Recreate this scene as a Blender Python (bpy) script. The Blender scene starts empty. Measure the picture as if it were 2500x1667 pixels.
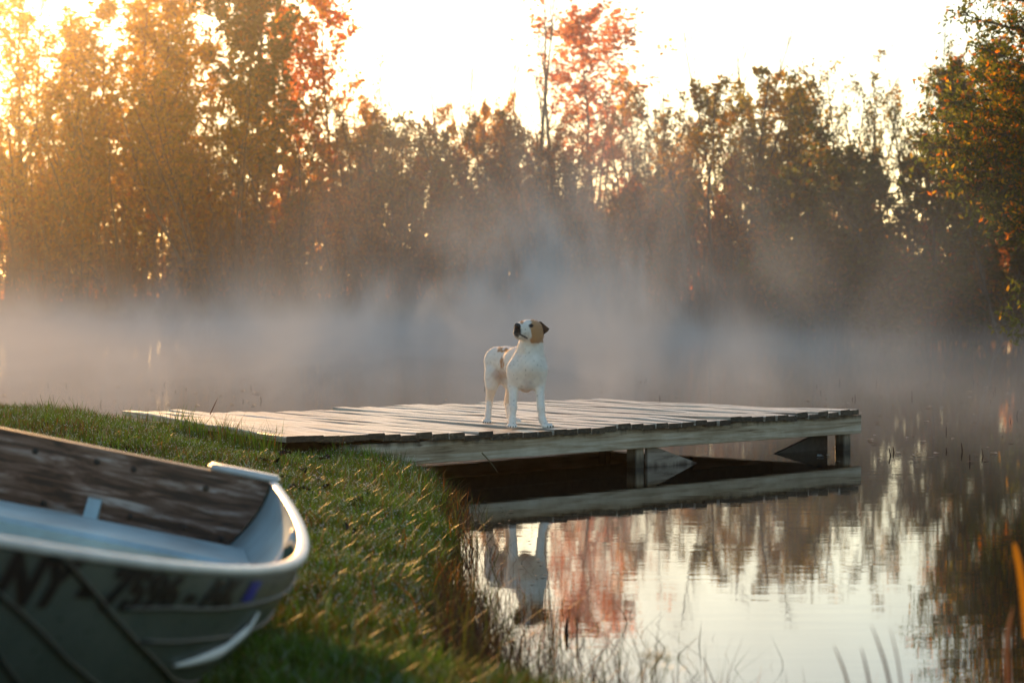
import bpy, bmesh, math, random
import numpy as np
from mathutils import Vector, Matrix, Euler

# ------------------------------------------------------------------ camera, light, exposure
S = bpy.context.scene
COL = S.collection
F_PX, CX, HORIZON, CAM_Z = 5900.0, 1250.0, 700.0, 1.24        # photograph of 2500 x 1667, 85 mm lens
cam_data = bpy.data.cameras.new('camera')
cam_data.lens = 85.0
cam_data.sensor_width = 85.0 * 2500 / F_PX
cam_data.clip_start, cam_data.clip_end = 0.1, 1500.0
cam_data.dof.use_dof = True
cam_data.dof.focus_distance = 16.0
cam_data.dof.aperture_fstop = 3.8
cam = bpy.data.objects.new('camera', cam_data)
COL.objects.link(cam)
cam.location = (0, 0, CAM_Z)
cam.rotation_euler = (math.pi / 2 - math.atan((833.5 - HORIZON) / F_PX), 0, 0)
S.camera = cam

SUN_AZ, SUN_EL = math.radians(-16.5), math.radians(11.5)         # azimuth measured from the view axis, negative = left
world = bpy.data.worlds.new('World')
S.world = world
world.use_nodes = True
wn = world.node_tree
wn.nodes.clear()
sky = wn.nodes.new('ShaderNodeTexSky')
sky.sky_type = 'NISHITA'
sky.sun_disc = False
sky.sun_elevation = SUN_EL
sky.sun_rotation = SUN_AZ
sky.air_density, sky.dust_density, sky.ozone_density = 1.0, 0.6, 2.2
bg = wn.nodes.new('ShaderNodeBackground')
bg.inputs['Strength'].default_value = 0.15
wo = wn.nodes.new('ShaderNodeOutputWorld')
wb = wn.nodes.new('ShaderNodeMix')                             # even white balance of the whole sky, as the camera was set
wb.data_type, wb.blend_type = 'RGBA', 'MULTIPLY'
wb.inputs[0].default_value = 1.0
wb.inputs[7].default_value = (1.06, 0.965, 0.835, 1)
wn.links.new(sky.outputs[0], wb.inputs[6])
wn.links.new(wb.outputs[2], bg.inputs[0])
wn.links.new(bg.outputs[0], wo.inputs[0])

sun_data = bpy.data.lights.new('sun', 'SUN')
sun_data.energy = 5.0
sun_data.angle = math.radians(1.5)
sun_data.color = (1.0, 0.50, 0.15)
sun = bpy.data.objects.new('sun', sun_data)
COL.objects.link(sun)
sun_dir = Vector((math.sin(SUN_AZ) * math.cos(SUN_EL), math.cos(SUN_AZ) * math.cos(SUN_EL), math.sin(SUN_EL)))
sun.rotation_euler = sun_dir.to_track_quat('Z', 'Y').to_euler()
sun.location = (-30, 60, 40)

S.view_settings.view_transform = 'Standard'
S.view_settings.look = 'None'
S.view_settings.gamma = 1.0
S.view_settings.use_curve_mapping = False
S.view_settings.exposure = 0.76
S.render.engine = 'CYCLES'
S.cycles.use_denoising = True
try:
    S.cycles.denoiser = 'OPENIMAGEDENOISE'
except Exception:
    pass
S.cycles.max_bounces = 8
S.cycles.diffuse_bounces = 4
S.cycles.glossy_bounces = 3
S.cycles.transmission_bounces = 5
S.cycles.volume_bounces = 0
S.cycles.transparent_max_bounces = 8
S.cycles.volume_max_steps = 160
S.cycles.sample_clamp_indirect = 4.0
S.cycles.caustics_reflective = False
S.cycles.caustics_refractive = False

HAZE_DENSITY, HAZE_G = 0.00046, 0.95
MIST_DENSITY = 0.072

# ------------------------------------------------------------------ helpers
RNG = np.random.default_rng(7)
random.seed(7)


def at(px, py, d):
    """pixel of the 2500-wide photograph at distance d -> world point"""
    return Vector(((px - CX) / F_PX * d, d, CAM_Z - (py - HORIZON) / F_PX * d))


def tag(o, label=None, cat=None, group=None, kind=None):
    if label: o['label'] = label
    if cat: o['category'] = cat
    if group: o['group'] = group
    if kind: o['kind'] = kind
    return o


def link(name, mesh, parent=None, loc=(0, 0, 0), rot=(0, 0, 0), scale=(1, 1, 1)):
    o = bpy.data.objects.new(name, mesh)
    COL.objects.link(o)
    o.location, o.rotation_euler, o.scale = loc, rot, scale
    if parent is not None: o.parent = parent
    return o


def empty(name, loc=(0, 0, 0), rot=(0, 0, 0)):
    o = bpy.data.objects.new(name, None)
    COL.objects.link(o)
    o.location, o.rotation_euler = loc, rot
    return o


def np_mesh(name, verts, polys, mat=None, tint=None, smooth=False):
    """verts (N,3); polys: list of integer arrays (M,k); tint (N,3) point colours"""
    me = bpy.data.meshes.new(name)
    verts = np.asarray(verts, dtype=np.float32)
    polys = [np.asarray(p, dtype=np.int32) for p in polys if len(p)]
    me.vertices.add(len(verts))
    me.vertices.foreach_set('co', verts.ravel())
    tot = np.concatenate([np.full(len(p), p.shape[1], np.int32) for p in polys])
    idx = np.concatenate([p.ravel() for p in polys])
    start = np.concatenate([[0], np.cumsum(tot)[:-1]]).astype(np.int32)
    me.loops.add(len(idx))
    me.loops.foreach_set('vertex_index', idx)
    me.polygons.add(len(tot))
    me.polygons.foreach_set('loop_start', start)
    me.polygons.foreach_set('loop_total', tot)
    if smooth:
        me.polygons.foreach_set('use_smooth', np.ones(len(tot), bool))
    me.update(calc_edges=True)
    if tint is not None:
        a = me.color_attributes.new('tint', 'FLOAT_COLOR', 'POINT')
        c = np.ones((len(verts), 4), np.float32)
        c[:, :3] = tint
        a.data.foreach_set('color', c.ravel())
    if mat is not None: me.materials.append(mat)
    me.validate()
    return me


def bm_mesh(name, bm, mat=None, smooth=False):
    me = bpy.data.meshes.new(name)
    bmesh.ops.recalc_face_normals(bm, faces=bm.faces)
    if smooth:
        for f in bm.faces: f.smooth = True
    bm.to_mesh(me)
    bm.free()
    if mat is not None: me.materials.append(mat)
    return me


def tubes(paths, sides=4):
    """paths: list of (points (n,3), radii (n,)) -> verts, quads"""
    V, Q = [], []
    off = 0
    for P, R in paths:
        P = np.asarray(P, float)
        R = np.asarray(R, float)
        n = len(P)
        T = np.gradient(P, axis=0)
        T /= np.linalg.norm(T, axis=1)[:, None] + 1e-9
        ref = np.array([0.31, 0.95, 0.05]) if abs(T[0, 1]) < 0.8 else np.array([1.0, 0.1, 0.1])
        A = np.cross(T, ref)
        A /= np.linalg.norm(A, axis=1)[:, None] + 1e-9
        B = np.cross(T, A)
        th = np.arange(sides) / sides * 2 * np.pi
        ring = P[:, None] + R[:, None, None] * (A[:, None] * np.cos(th)[None, :, None] + B[:, None] * np.sin(th)[None, :, None])
        V.append(ring.reshape(-1, 3))
        i = np.arange(n - 1)[:, None] * sides
        j = np.arange(sides)[None]
        k = (j + 1) % sides
        Q.append(np.stack([off + i + j, off + i + k, off + i + sides + k, off + i + sides + j], -1).reshape(-1, 4))
        off += n * sides
    return np.concatenate(V), np.concatenate(Q)


# ------------------------------------------------------------------ materials
def new_mat(name):
    m = bpy.data.materials.new(name)
    m.use_nodes = True
    nt = m.node_tree
    nt.nodes.clear()
    out = nt.nodes.new('ShaderNodeOutputMaterial')
    return m, nt, out


def N(nt, kind, **kw):
    n = nt.nodes.new(kind)
    for k, v in kw.items():
        if k in n.inputs:
            n.inputs[k].default_value = v
        else:
            setattr(n, k, v)
    return n


def ramp(nt, stops, interp='LINEAR'):
    r = nt.nodes.new('ShaderNodeValToRGB')
    r.color_ramp.interpolation = interp
    e = r.color_ramp.elements
    while len(e) < len(stops): e.new(0.5)
    for q, (p, c) in zip(e, stops):
        q.position = p
        q.color = (*c, 1) if len(c) == 3 else c
    return r


def simple_mat(name, color, rough=0.6, metallic=0.0, spec=0.5, noise=0.0, scale=20.0, bump=0.0):
    m, nt, out = new_mat(name)
    b = N(nt, 'ShaderNodeBsdfPrincipled', Roughness=rough, Metallic=metallic)
    b.inputs['Base Color'].default_value = (*color, 1)
    b.inputs['Specular IOR Level'].default_value = spec
    if noise or bump:
        tc = N(nt, 'ShaderNodeTexCoord')
        no = N(nt, 'ShaderNodeTexNoise', Scale=scale, Detail=6.0)
        nt.links.new(tc.outputs['Object'], no.inputs['Vector'])
        if noise:
            lo = tuple(c * (1 - noise) for c in color)
            hi = tuple(min(1, c * (1 + noise)) for c in color)
            r = ramp(nt, [(0.3, lo), (0.7, hi)])
            nt.links.new(no.outputs['Fac'], r.inputs[0])
            nt.links.new(r.outputs[0], b.inputs['Base Color'])
        if bump:
            bp = N(nt, 'ShaderNodeBump', Strength=bump, Distance=0.01)
            nt.links.new(no.outputs['Fac'], bp.inputs['Height'])
            nt.links.new(bp.outputs[0], b.inputs['Normal'])
    nt.links.new(b.outputs[0], out.inputs[0])
    return m


def leaf_mat(name, trans=0.85, rough=0.6, spec=0.25):
    m, nt, out = new_mat(name)
    at_ = N(nt, 'ShaderNodeAttribute', attribute_name='tint')
    oi = N(nt, 'ShaderNodeObjectInfo')
    hs = N(nt, 'ShaderNodeHueSaturation')
    hs.inputs['Saturation'].default_value = 1.08
    mp = N(nt, 'ShaderNodeMapRange')
    mp.inputs['To Min'].default_value, mp.inputs['To Max'].default_value = 0.485, 0.515
    mv = N(nt, 'ShaderNodeMapRange')
    mv.inputs['To Min'].default_value, mv.inputs['To Max'].default_value = 0.8, 1.2
    nt.links.new(oi.outputs['Random'], mp.inputs[0])
    nt.links.new(oi.outputs['Random'], mv.inputs[0])
    nt.links.new(mp.outputs[0], hs.inputs['Hue'])
    nt.links.new(mv.outputs[0], hs.inputs['Value'])
    nt.links.new(at_.outputs['Color'], hs.inputs['Color'])
    d = N(nt, 'ShaderNodeBsdfPrincipled', Roughness=rough)
    d.inputs['Specular IOR Level'].default_value = spec
    t = N(nt, 'ShaderNodeBsdfTranslucent')
    mx = N(nt, 'ShaderNodeMixShader', Fac=trans)
    nt.links.new(hs.outputs[0], d.inputs['Base Color'])
    nt.links.new(hs.outputs[0], t.inputs['Color'])
    nt.links.new(d.outputs[0], mx.inputs[1])
    nt.links.new(t.outputs[0], mx.inputs[2])
    nt.links.new(mx.outputs[0], out.inputs[0])
    return m


def wood_mat(name, axis, stops, grain=(2.0, 60.0, 60.0), rough=0.55, stain=None, bump=0.35, knots=True, per_object=0.25):
    """weathered timber; grain runs along the local x axis after `axis` swizzle"""
    m, nt, out = new_mat(name)
    tc = N(nt, 'ShaderNodeTexCoord')
    oi = N(nt, 'ShaderNodeObjectInfo')
    add = N(nt, 'ShaderNodeVectorMath', operation='ADD')
    sc = N(nt, 'ShaderNodeVectorMath', operation='SCALE')
    comb = N(nt, 'ShaderNodeCombineXYZ')
    for k in range(3): nt.links.new(oi.outputs['Random'], comb.inputs[k])
    nt.links.new(comb.outputs[0], sc.inputs[0])
    sc.inputs['Scale'].default_value = 37.0
    nt.links.new(tc.outputs['Object'], add.inputs[0])
    nt.links.new(sc.outputs[0], add.inputs[1])
    mp = N(nt, 'ShaderNodeMapping')
    mp.inputs['Scale'].default_value = grain
    nt.links.new(add.outputs[0], mp.inputs['Vector'])
    n1 = N(nt, 'ShaderNodeTexNoise', Scale=1.0, Detail=8.0, Roughness=0.65, Distortion=0.6)
    nt.links.new(mp.outputs[0], n1.inputs['Vector'])
    n2 = N(nt, 'ShaderNodeTexNoise', Scale=3.0, Detail=5.0, Roughness=0.6)
    nt.links.new(add.outputs[0], n2.inputs['Vector'])
    r = ramp(nt, stops)
    nt.links.new(n1.outputs['Fac'], r.inputs[0])
    mul = N(nt, 'ShaderNodeMix', data_type='RGBA', blend_type='MULTIPLY')
    mul.inputs[0].default_value = 0.75
    r2 = ramp(nt, [(0.3, (0.55, 0.52, 0.45)), (0.65, (1.1, 1.1, 1.1))])
    nt.links.new(n2.outputs['Fac'], r2.inputs[0])
    nt.links.new(r.outputs[0], mul.inputs[6])
    nt.links.new(r2.outputs[0], mul.inputs[7])
    val = N(nt, 'ShaderNodeHueSaturation')
    mv = N(nt, 'ShaderNodeMapRange')
    mv.inputs['To Min'].default_value, mv.inputs['To Max'].default_value = 1 - per_object, 1 + per_object
    nt.links.new(oi.outputs['Random'], mv.inputs[0])
    nt.links.new(mv.outputs[0], val.inputs['Value'])
    nt.links.new(mul.outputs[2], val.inputs['Color'])
    col = val.outputs[0]
    if knots:
        mk = N(nt, 'ShaderNodeMapping')
        mk.inputs['Scale'].default_value = (2.2, 9.0, 9.0)
        nt.links.new(add.outputs[0], mk.inputs['Vector'])
        vo = N(nt, 'ShaderNodeTexVoronoi', Scale=1.0)
        nt.links.new(mk.outputs[0], vo.inputs['Vector'])
        rk = ramp(nt, [(0.03, (0.12, 0.09, 0.06)), (0.09, (1, 1, 1))])
        nt.links.new(vo.outputs['Distance'], rk.inputs[0])
        m2 = N(nt, 'ShaderNodeMix', data_type='RGBA', blend_type='MULTIPLY')
        m2.inputs[0].default_value = 0.8
        nt.links.new(col, m2.inputs[6])
        nt.links.new(rk.outputs[0], m2.inputs[7])
        col = m2.outputs[2]
    if stain is not None:
        # moss and drip stains: z_lo..z_hi in object space, noisy
        sep = N(nt, 'ShaderNodeSeparateXYZ')
        nt.links.new(tc.outputs['Object'], sep.inputs[0])
        n3 = N(nt, 'ShaderNodeTexNoise', Scale=9.0, Detail=6.0)
        ms = N(nt, 'ShaderNodeMapping')
        ms.inputs['Scale'].default_value = (1.6, 1.6, 0.25)
        nt.links.new(tc.outputs['Object'], ms.inputs['Vector'])
        nt.links.new(ms.outputs[0], n3.inputs['Vector'])
        a = N(nt, 'ShaderNodeMath', operation='MULTIPLY_ADD')
        nt.links.new(n3.outputs['Fac'], a.inputs[0])
        a.inputs[1].default_value = stain[2]
        nt.links.new(sep.outputs['Z'], a.inputs[2])
        mr = N(nt, 'ShaderNodeMapRange', clamp=True)
        mr.inputs['From Min'].default_value, mr.inputs['From Max'].default_value = stain[0], stain[1]
        nt.links.new(a.outputs[0], mr.inputs[0])
        m3 = N(nt, 'ShaderNodeMix', data_type='RGBA')
        nt.links.new(mr.outputs[0], m3.inputs[0])
        nt.links.new(col, m3.inputs[6])
        m3.inputs[7].default_value = (*stain[3], 1)
        col = m3.outputs[2]
    b = N(nt, 'ShaderNodeBsdfPrincipled', Roughness=rough)
    nt.links.new(col, b.inputs['Base Color'])
    bp = N(nt, 'ShaderNodeBump', Strength=bump, Distance=0.006)
    nt.links.new(n1.outputs['Fac'], bp.inputs['Height'])
    nt.links.new(bp.outputs[0], b.inputs['Normal'])
    nt.links.new(b.outputs[0], out.inputs[0])
    return m


M_leaf = leaf_mat('leaf')
M_bark = simple_mat('bark', (0.075, 0.058, 0.045), 0.85, noise=0.5, scale=9, bump=0.5)
M_bark_grey = simple_mat('grey_bark', (0.16, 0.14, 0.12), 0.85, noise=0.5, scale=9, bump=0.5)
M_grass = leaf_mat('grass_blade', trans=0.2, rough=0.5, spec=0.35)
M_reed = leaf_mat('reed_blade', trans=0.3, rough=0.55, spec=0.3)

# ------------------------------------------------------------------ terrain and water
SHORE = [(-40, 15.6), (-16, 17.0), (-8, 17.3), (-5, 17.2), (-3.6, 16.9), (-2.3, 16.2), (-1.2, 15.4), (-0.6, 14.9), (-0.42, 14.3), (-0.34, 13.2),
         (-0.38, 12.3), (-0.25, 11.4), (-0.28, 10.4), (-0.28, 9.3), (-0.24, 8.4), (-0.20, 7.6), (-0.02, 6.8), (0.75, 6.0), (1.9, 5.1), (4.0, 4.2),
         (7.5, 4.5), (10.0, 9.0), (8.4, 18.0), (8.2, 30.0), (10.4, 44.0), (13.6, 60.0), (12.0, 66.0), (4.0, 71.0), (-6, 77.0), (-16, 81.0),
         (-26, 78.0), (-34, 60.0), (-44, 30.0)]


def smooth_loop(P, n=6):
    P = np.array(P, float)
    out = []
    m = len(P)
    for i in range(m):
        a, b, c, d = P[i - 1], P[i], P[(i + 1) % m], P[(i + 2) % m]
        for k in range(n):
            t = k / n
            out.append(0.5 * ((2 * b) + (-a + c) * t + (2 * a - 5 * b + 4 * c - d) * t * t + (-a + 3 * b - 3 * c + d) * t ** 3))
    return np.array(out)


SH = smooth_loop(SHORE, 5)


def shore_dist(X, Y):
    """positive on land, negative over the pond"""
    X = np.asarray(X, float).ravel()
    Y = np.asarray(Y, float).ravel()
    best = np.full(X.shape, 1e9)
    inside = np.zeros(X.shape, bool)
    for i in range(len(SH)):
        a, b = SH[i - 1], SH[i]
        ab = b - a
        t = np.clip(((X - a[0]) * ab[0] + (Y - a[1]) * ab[1]) / (ab @ ab + 1e-12), 0, 1)
        dx, dy = X - a[0] - t * ab[0], Y - a[1] - t * ab[1]
        best = np.minimum(best, dx * dx + dy * dy)
        c = (a[1] > Y) != (b[1] > Y)
        xi = a[0] + (Y - a[1]) / (ab[1] + 1e-12) * ab[0]
        inside ^= c & (X < xi)
    d = np.sqrt(best)
    return np.where(inside, -d, d)


def lumps(X, Y):
    return (np.sin(X * 2.3 + 1.3 * np.sin(Y * 1.7)) * np.sin(Y * 2.9 + 0.7 * np.sin(X * 3.1)) * 0.5 + np.sin(X * 5.7 + Y * 1.3) * np.sin(Y * 6.1 - X * 2.2) * 0.3)


def ground_z(X, Y, D=None):
    X = np.asarray(X, float)
    Y = np.asarray(Y, float)
    if D is None: D = shore_dist(X, Y).reshape(X.shape)
    z = np.interp(D, [-30, -6, -1.2, -0.3, 0, 0.12, 0.4, 1.0, 2.5, 6.0, 30, 120], [-1.3, -1.1, -0.5, -0.14, 0.0, 0.09, 0.18, 0.255, 0.31, 0.36, 0.9, 2.5])
    mound = 0.17 * np.clip((-X - 1.5) / 1.3, 0, 1) * np.clip((Y - 11.5) / 2.5, 0, 1) * np.clip((D - 0.1) / 0.6, 0, 1)
    return z + mound + lumps(X, Y) * 0.02 * np.clip(D / 0.5, 0, 1)


def axis_pts(dense, lo, hi, step, far_lo, far_hi):
    a = list(np.arange(lo, hi, step))
    s, x = step, lo
    left = []
    while x > far_lo:
        s = min(s * 1.16, 6.0)
        x -= s
        left.append(x)
    s, x = step, hi
    right = []
    while x < far_hi:
        right.append(x)
        s = min(s * 1.12, 3.0)
        x += s
    return np.array(left[::-1] + a + right)


gx = axis_pts(None, -4.2, 1.2, 0.09, -110, 110)
gy = axis_pts(None, 3.5, 17.6, 0.09, -18, 150)
GX, GY = np.meshgrid(gx, gy, indexing='ij')
GD = shore_dist(GX, GY).reshape(GX.shape)
GZ = ground_z(GX, GY, GD)
nx, ny = GX.shape
ii = np.arange(nx - 1)[:, None] * ny + np.arange(ny - 1)[None]
quads = np.stack([ii, ii + ny, ii + ny + 1, ii + 1], -1).reshape(-1, 4)

mg, nt, out = new_mat('earth')
tc = N(nt, 'ShaderNodeTexCoord')
n1 = N(nt, 'ShaderNodeTexNoise', Scale=3.5, Detail=10.0, Roughness=0.7)
n2 = N(nt, 'ShaderNodeTexNoise', Scale=55.0, Detail=6.0, Roughness=0.7)
nt.links.new(tc.outputs['Object'], n1.inputs['Vector'])
nt.links.new(tc.outputs['Object'], n2.inputs['Vector'])
r1 = ramp(nt, [(0.3, (0.010, 0.013, 0.005)), (0.5, (0.018, 0.019, 0.007)), (0.68, (0.03, 0.019, 0.009))])
r2 = ramp(nt, [(0.3, (0.35, 0.35, 0.35)), (0.7, (1.2, 1.2, 1.1))])
nt.links.new(n1.outputs['Fac'], r1.inputs[0])
nt.links.new(n2.outputs['Fac'], r2.inputs[0])
mu = N(nt, 'ShaderNodeMix', data_type='RGBA', blend_type='MULTIPLY')
mu.inputs[0].default_value = 1.0
nt.links.new(r1.outputs[0], mu.inputs[6])
nt.links.new(r2.outputs[0], mu.inputs[7])
b = N(nt, 'ShaderNodeBsdfPrincipled', Roughness=0.9)
b.inputs['Specular IOR Level'].default_value = 0.0
nt.links.new(mu.outputs[2], b.inputs['Base Color'])
bp = N(nt, 'ShaderNodeBump', Strength=0.8, Distance=0.03)
nt.links.new(n2.outputs['Fac'], bp.inputs['Height'])
nt.links.new(bp.outputs[0], b.inputs['Normal'])
nt.links.new(b.outputs[0], out.inputs[0])
M_earth = mg
ground = link('ground', np_mesh('ground', np.stack([GX, GY, GZ], -1).reshape(-1, 3), [quads], M_earth, smooth=True))
tag(ground, kind='structure')

mw, nt, out = new_mat('pond_water')
tc = N(nt, 'ShaderNodeTexCoord')
mp1 = N(nt, 'ShaderNodeMapping')
mp1.inputs['Scale'].default_value = (1.3, 5.0, 1.0)
n1 = N(nt, 'ShaderNodeTexNoise', Scale=1.0, Detail=3.0, Roughness=0.5)
mp2 = N(nt, 'ShaderNodeMapping')
mp2.inputs['Scale'].default_value = (5.0, 26.0, 1.0)
n2 = N(nt, 'ShaderNodeTexNoise', Scale=1.0, Detail=2.0, Roughness=0.5)
for mp_, n_ in ((mp1, n1), (mp2, n2)):
    nt.links.new(tc.outputs['Object'], mp_.inputs['Vector'])
    nt.links.new(mp_.outputs[0], n_.inputs['Vector'])
# calm near the bank, a little livelier further out
mixh = N(nt, 'ShaderNodeMath', operation='MULTIPLY_ADD')
nt.links.new(n2.outputs['Fac'], mixh.inputs[0])
mixh.inputs[1].default_value = 0.22
nt.links.new(n1.outputs['Fac'], mixh.inputs[2])
bp = N(nt, 'ShaderNodeBump', Strength=0.04, Distance=0.012)
nt.links.new(mixh.outputs[0], bp.inputs['Height'])
b = N(nt, 'ShaderNodeBsdfPrincipled', Roughness=0.015, IOR=1.33)
b.inputs['Base Color'].default_value = (0.012, 0.013, 0.010, 1)
nt.links.new(bp.outputs[0], b.inputs['Normal'])
nt.links.new(b.outputs[0], out.inputs[0])
wv = np.array([(-60, 2.5, 0), (30, 2.5, 0), (30, 95, 0), (-60, 95, 0)], float)
water = link('water', np_mesh('water', wv, [np.array([[0, 1, 2, 3]])], mw))
tag(water, kind='structure')


# haze: one closed even box round camera and scene; mist: the vapour lying on the pond
def box_mesh(name, lo, hi, mat):
    bm = bmesh.new()
    bmesh.ops.create_cube(bm, size=1.0)
    for v in bm.verts:
        v.co = Vector([lo[k] + (v.co[k] + 0.5) * (hi[k] - lo[k]) for k in range(3)])
    return bm_mesh(name, bm, mat)


mh, nt, out = new_mat('haze_air')
pv = N(nt, 'ShaderNodeVolumePrincipled', Density=HAZE_DENSITY, Anisotropy=HAZE_G)
pv.inputs['Color'].default_value = (0.98, 0.96, 0.93, 1)
nt.links.new(pv.outputs[0], out.inputs['Volume'])
haze = link('haze', box_mesh('haze', (-118, -24, -2.4), (118, 158, 21), mh))
tag(haze, kind='stuff')

mm, nt, out = new_mat('pond_mist')
tc = N(nt, 'ShaderNodeTexCoord')
sep = N(nt, 'ShaderNodeSeparateXYZ')
nt.links.new(tc.outputs['Object'], sep.inputs[0])


def math_(op, a, b_=None, c=None, clamp=False):
    n = N(nt, 'ShaderNodeMath', operation=op)
    n.use_clamp = clamp
    for k, v in enumerate((a, b_, c)):
        if v is None: continue
        if isinstance(v, (int, float)): n.inputs[k].default_value = v
        else: nt.links.new(v, n.inputs[k])
    return n.outputs[0]


def noise_(scale, detail=3.0, rough=0.55, dist=0.0):
    mpn = N(nt, 'ShaderNodeMapping')
    mpn.inputs['Scale'].default_value = scale
    mpn.inputs['Location'].default_value = (5.3, 2.1, 0.4)
    nt.links.new(tc.outputs['Object'], mpn.inputs['Vector'])
    nn = N(nt, 'ShaderNodeTexNoise', Scale=1.0, Detail=detail, Roughness=rough, Distortion=dist)
    nt.links.new(mpn.outputs[0], nn.inputs['Vector'])
    return nn.outputs['Fac']


def maprange(v, a, b_, c, d):
    n = N(nt, 'ShaderNodeMapRange', clamp=True, interpolation_type='SMOOTHSTEP')
    nt.links.new(v, n.inputs[0])
    for k, q in zip(('From Min', 'From Max', 'To Min', 'To Max'), (a, b_, c, d)): n.inputs[k].default_value = q
    return n.outputs[0]


X, Y, Z = sep.outputs
big = noise_((0.10, 0.05, 0.05), 2.0)
wisp = noise_((0.50, 0.085, 0.30), 4.5, 0.62, 1.2)
plume = math_('POWER', 2.718, math_('MULTIPLY', math_('POWER', math_('DIVIDE', math_('SUBTRACT', X, 1.6), 4.2), 2.0), -1.0))
scale_h = math_('MULTIPLY_ADD', plume, 1.35, math_('MULTIPLY_ADD', maprange(big, 0.38, 0.62, 0.0, 1.0), 0.36, 0.28))
fall = math_('POWER', 2.718, math_('MULTIPLY', math_('DIVIDE', Z, scale_h), -1.0))
den = math_('MULTIPLY', fall, maprange(wisp, 0.43, 0.66, 0.04, 2.8))
low = math_('MULTIPLY', math_('POWER', 2.718, math_('MULTIPLY', Z, -3.2)), maprange(big, 0.30, 0.70, 0.55, 1.35))
den = math_('ADD', math_('MULTIPLY', den, maprange(X, 0.8, 6.5, 1.0, 0.10)), low)
den = math_('MULTIPLY', den, maprange(Y, 18.0, 26.0, 0.35, 1.0))
den = math_('MULTIPLY', den, maprange(X, 3.0, 9.5, 1.0, 0.14))
den = math_('MULTIPLY', den, MIST_DENSITY)
vs = N(nt, 'ShaderNodeVolumeScatter', Anisotropy=-0.22)
vs.inputs['Color'].default_value = (0.95, 0.96, 0.96, 1)
nt.links.new(den, vs.inputs['Density'])
nt.links.new(vs.outputs[0], out.inputs['Volume'])
mm.cycles.volume_step_rate = 0.25
mist = link('mist', box_mesh('mist', (-30, 17.6, 0.012), (16, 84, 8.0), mm))
tag(mist, kind='stuff')


# ------------------------------------------------------------------ trees
def unit(v):
    return v / (np.linalg.norm(v) + 1e-9)


def leaves_mesh(name, P, size, palette, weights, rng, droop=0.0, aspect=0.45, tip_tint=None, zrange=None, accent=None):
    n = len(P)
    d = rng.normal(size=(n, 3))
    d[:, 2] -= droop
    d /= np.linalg.norm(d, axis=1)[:, None]
    q = rng.normal(size=(n, 3))
    w = np.cross(d, q)
    w /= np.linalg.norm(w, axis=1)[:, None] + 1e-9
    s = size * rng.uniform(0.6, 1.35, n)[:, None]
    nrm = np.cross(d, w)
    base = P
    mid = P + d * s * 0.5
    V = np.stack([base, mid + w * s * aspect * 0.5 + nrm * s * 0.08, P + d * s, mid - w * s * aspect * 0.5 + nrm * s * 0.08], 1).reshape(-1, 3)
    F_ = (np.arange(n) * 4)[:, None] + np.arange(4)[None]
    pal = np.array(palette, float)
    # clumps share a hue: quantise position
    key = np.floor(P * 1.1).astype(int)
    h = (key[:, 0] * 73856093 ^ key[:, 1] * 19349663 ^ key[:, 2] * 83492791) % 1000 / 1000.0
    cum = np.cumsum(weights) / np.sum(weights)
    u = np.where(rng.random(n) < 0.55, h, rng.random(n))
    c = pal[np.minimum(np.searchsorted(cum, u), len(pal) - 1)]
    if tip_tint is not None:
        t = np.clip((P[:, 2] - zrange[0]) / (zrange[1] - zrange[0]), 0, 1)[:, None] * rng.uniform(0.5, 1.0, (n, 1))
        c = c * (1 - t) + np.array(tip_tint) * t
    c = c * rng.uniform(0.65, 1.35, (n, 1))
    return np_mesh(name, V, [F_], M_leaf, np.repeat(c, 4, axis=0))


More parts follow.
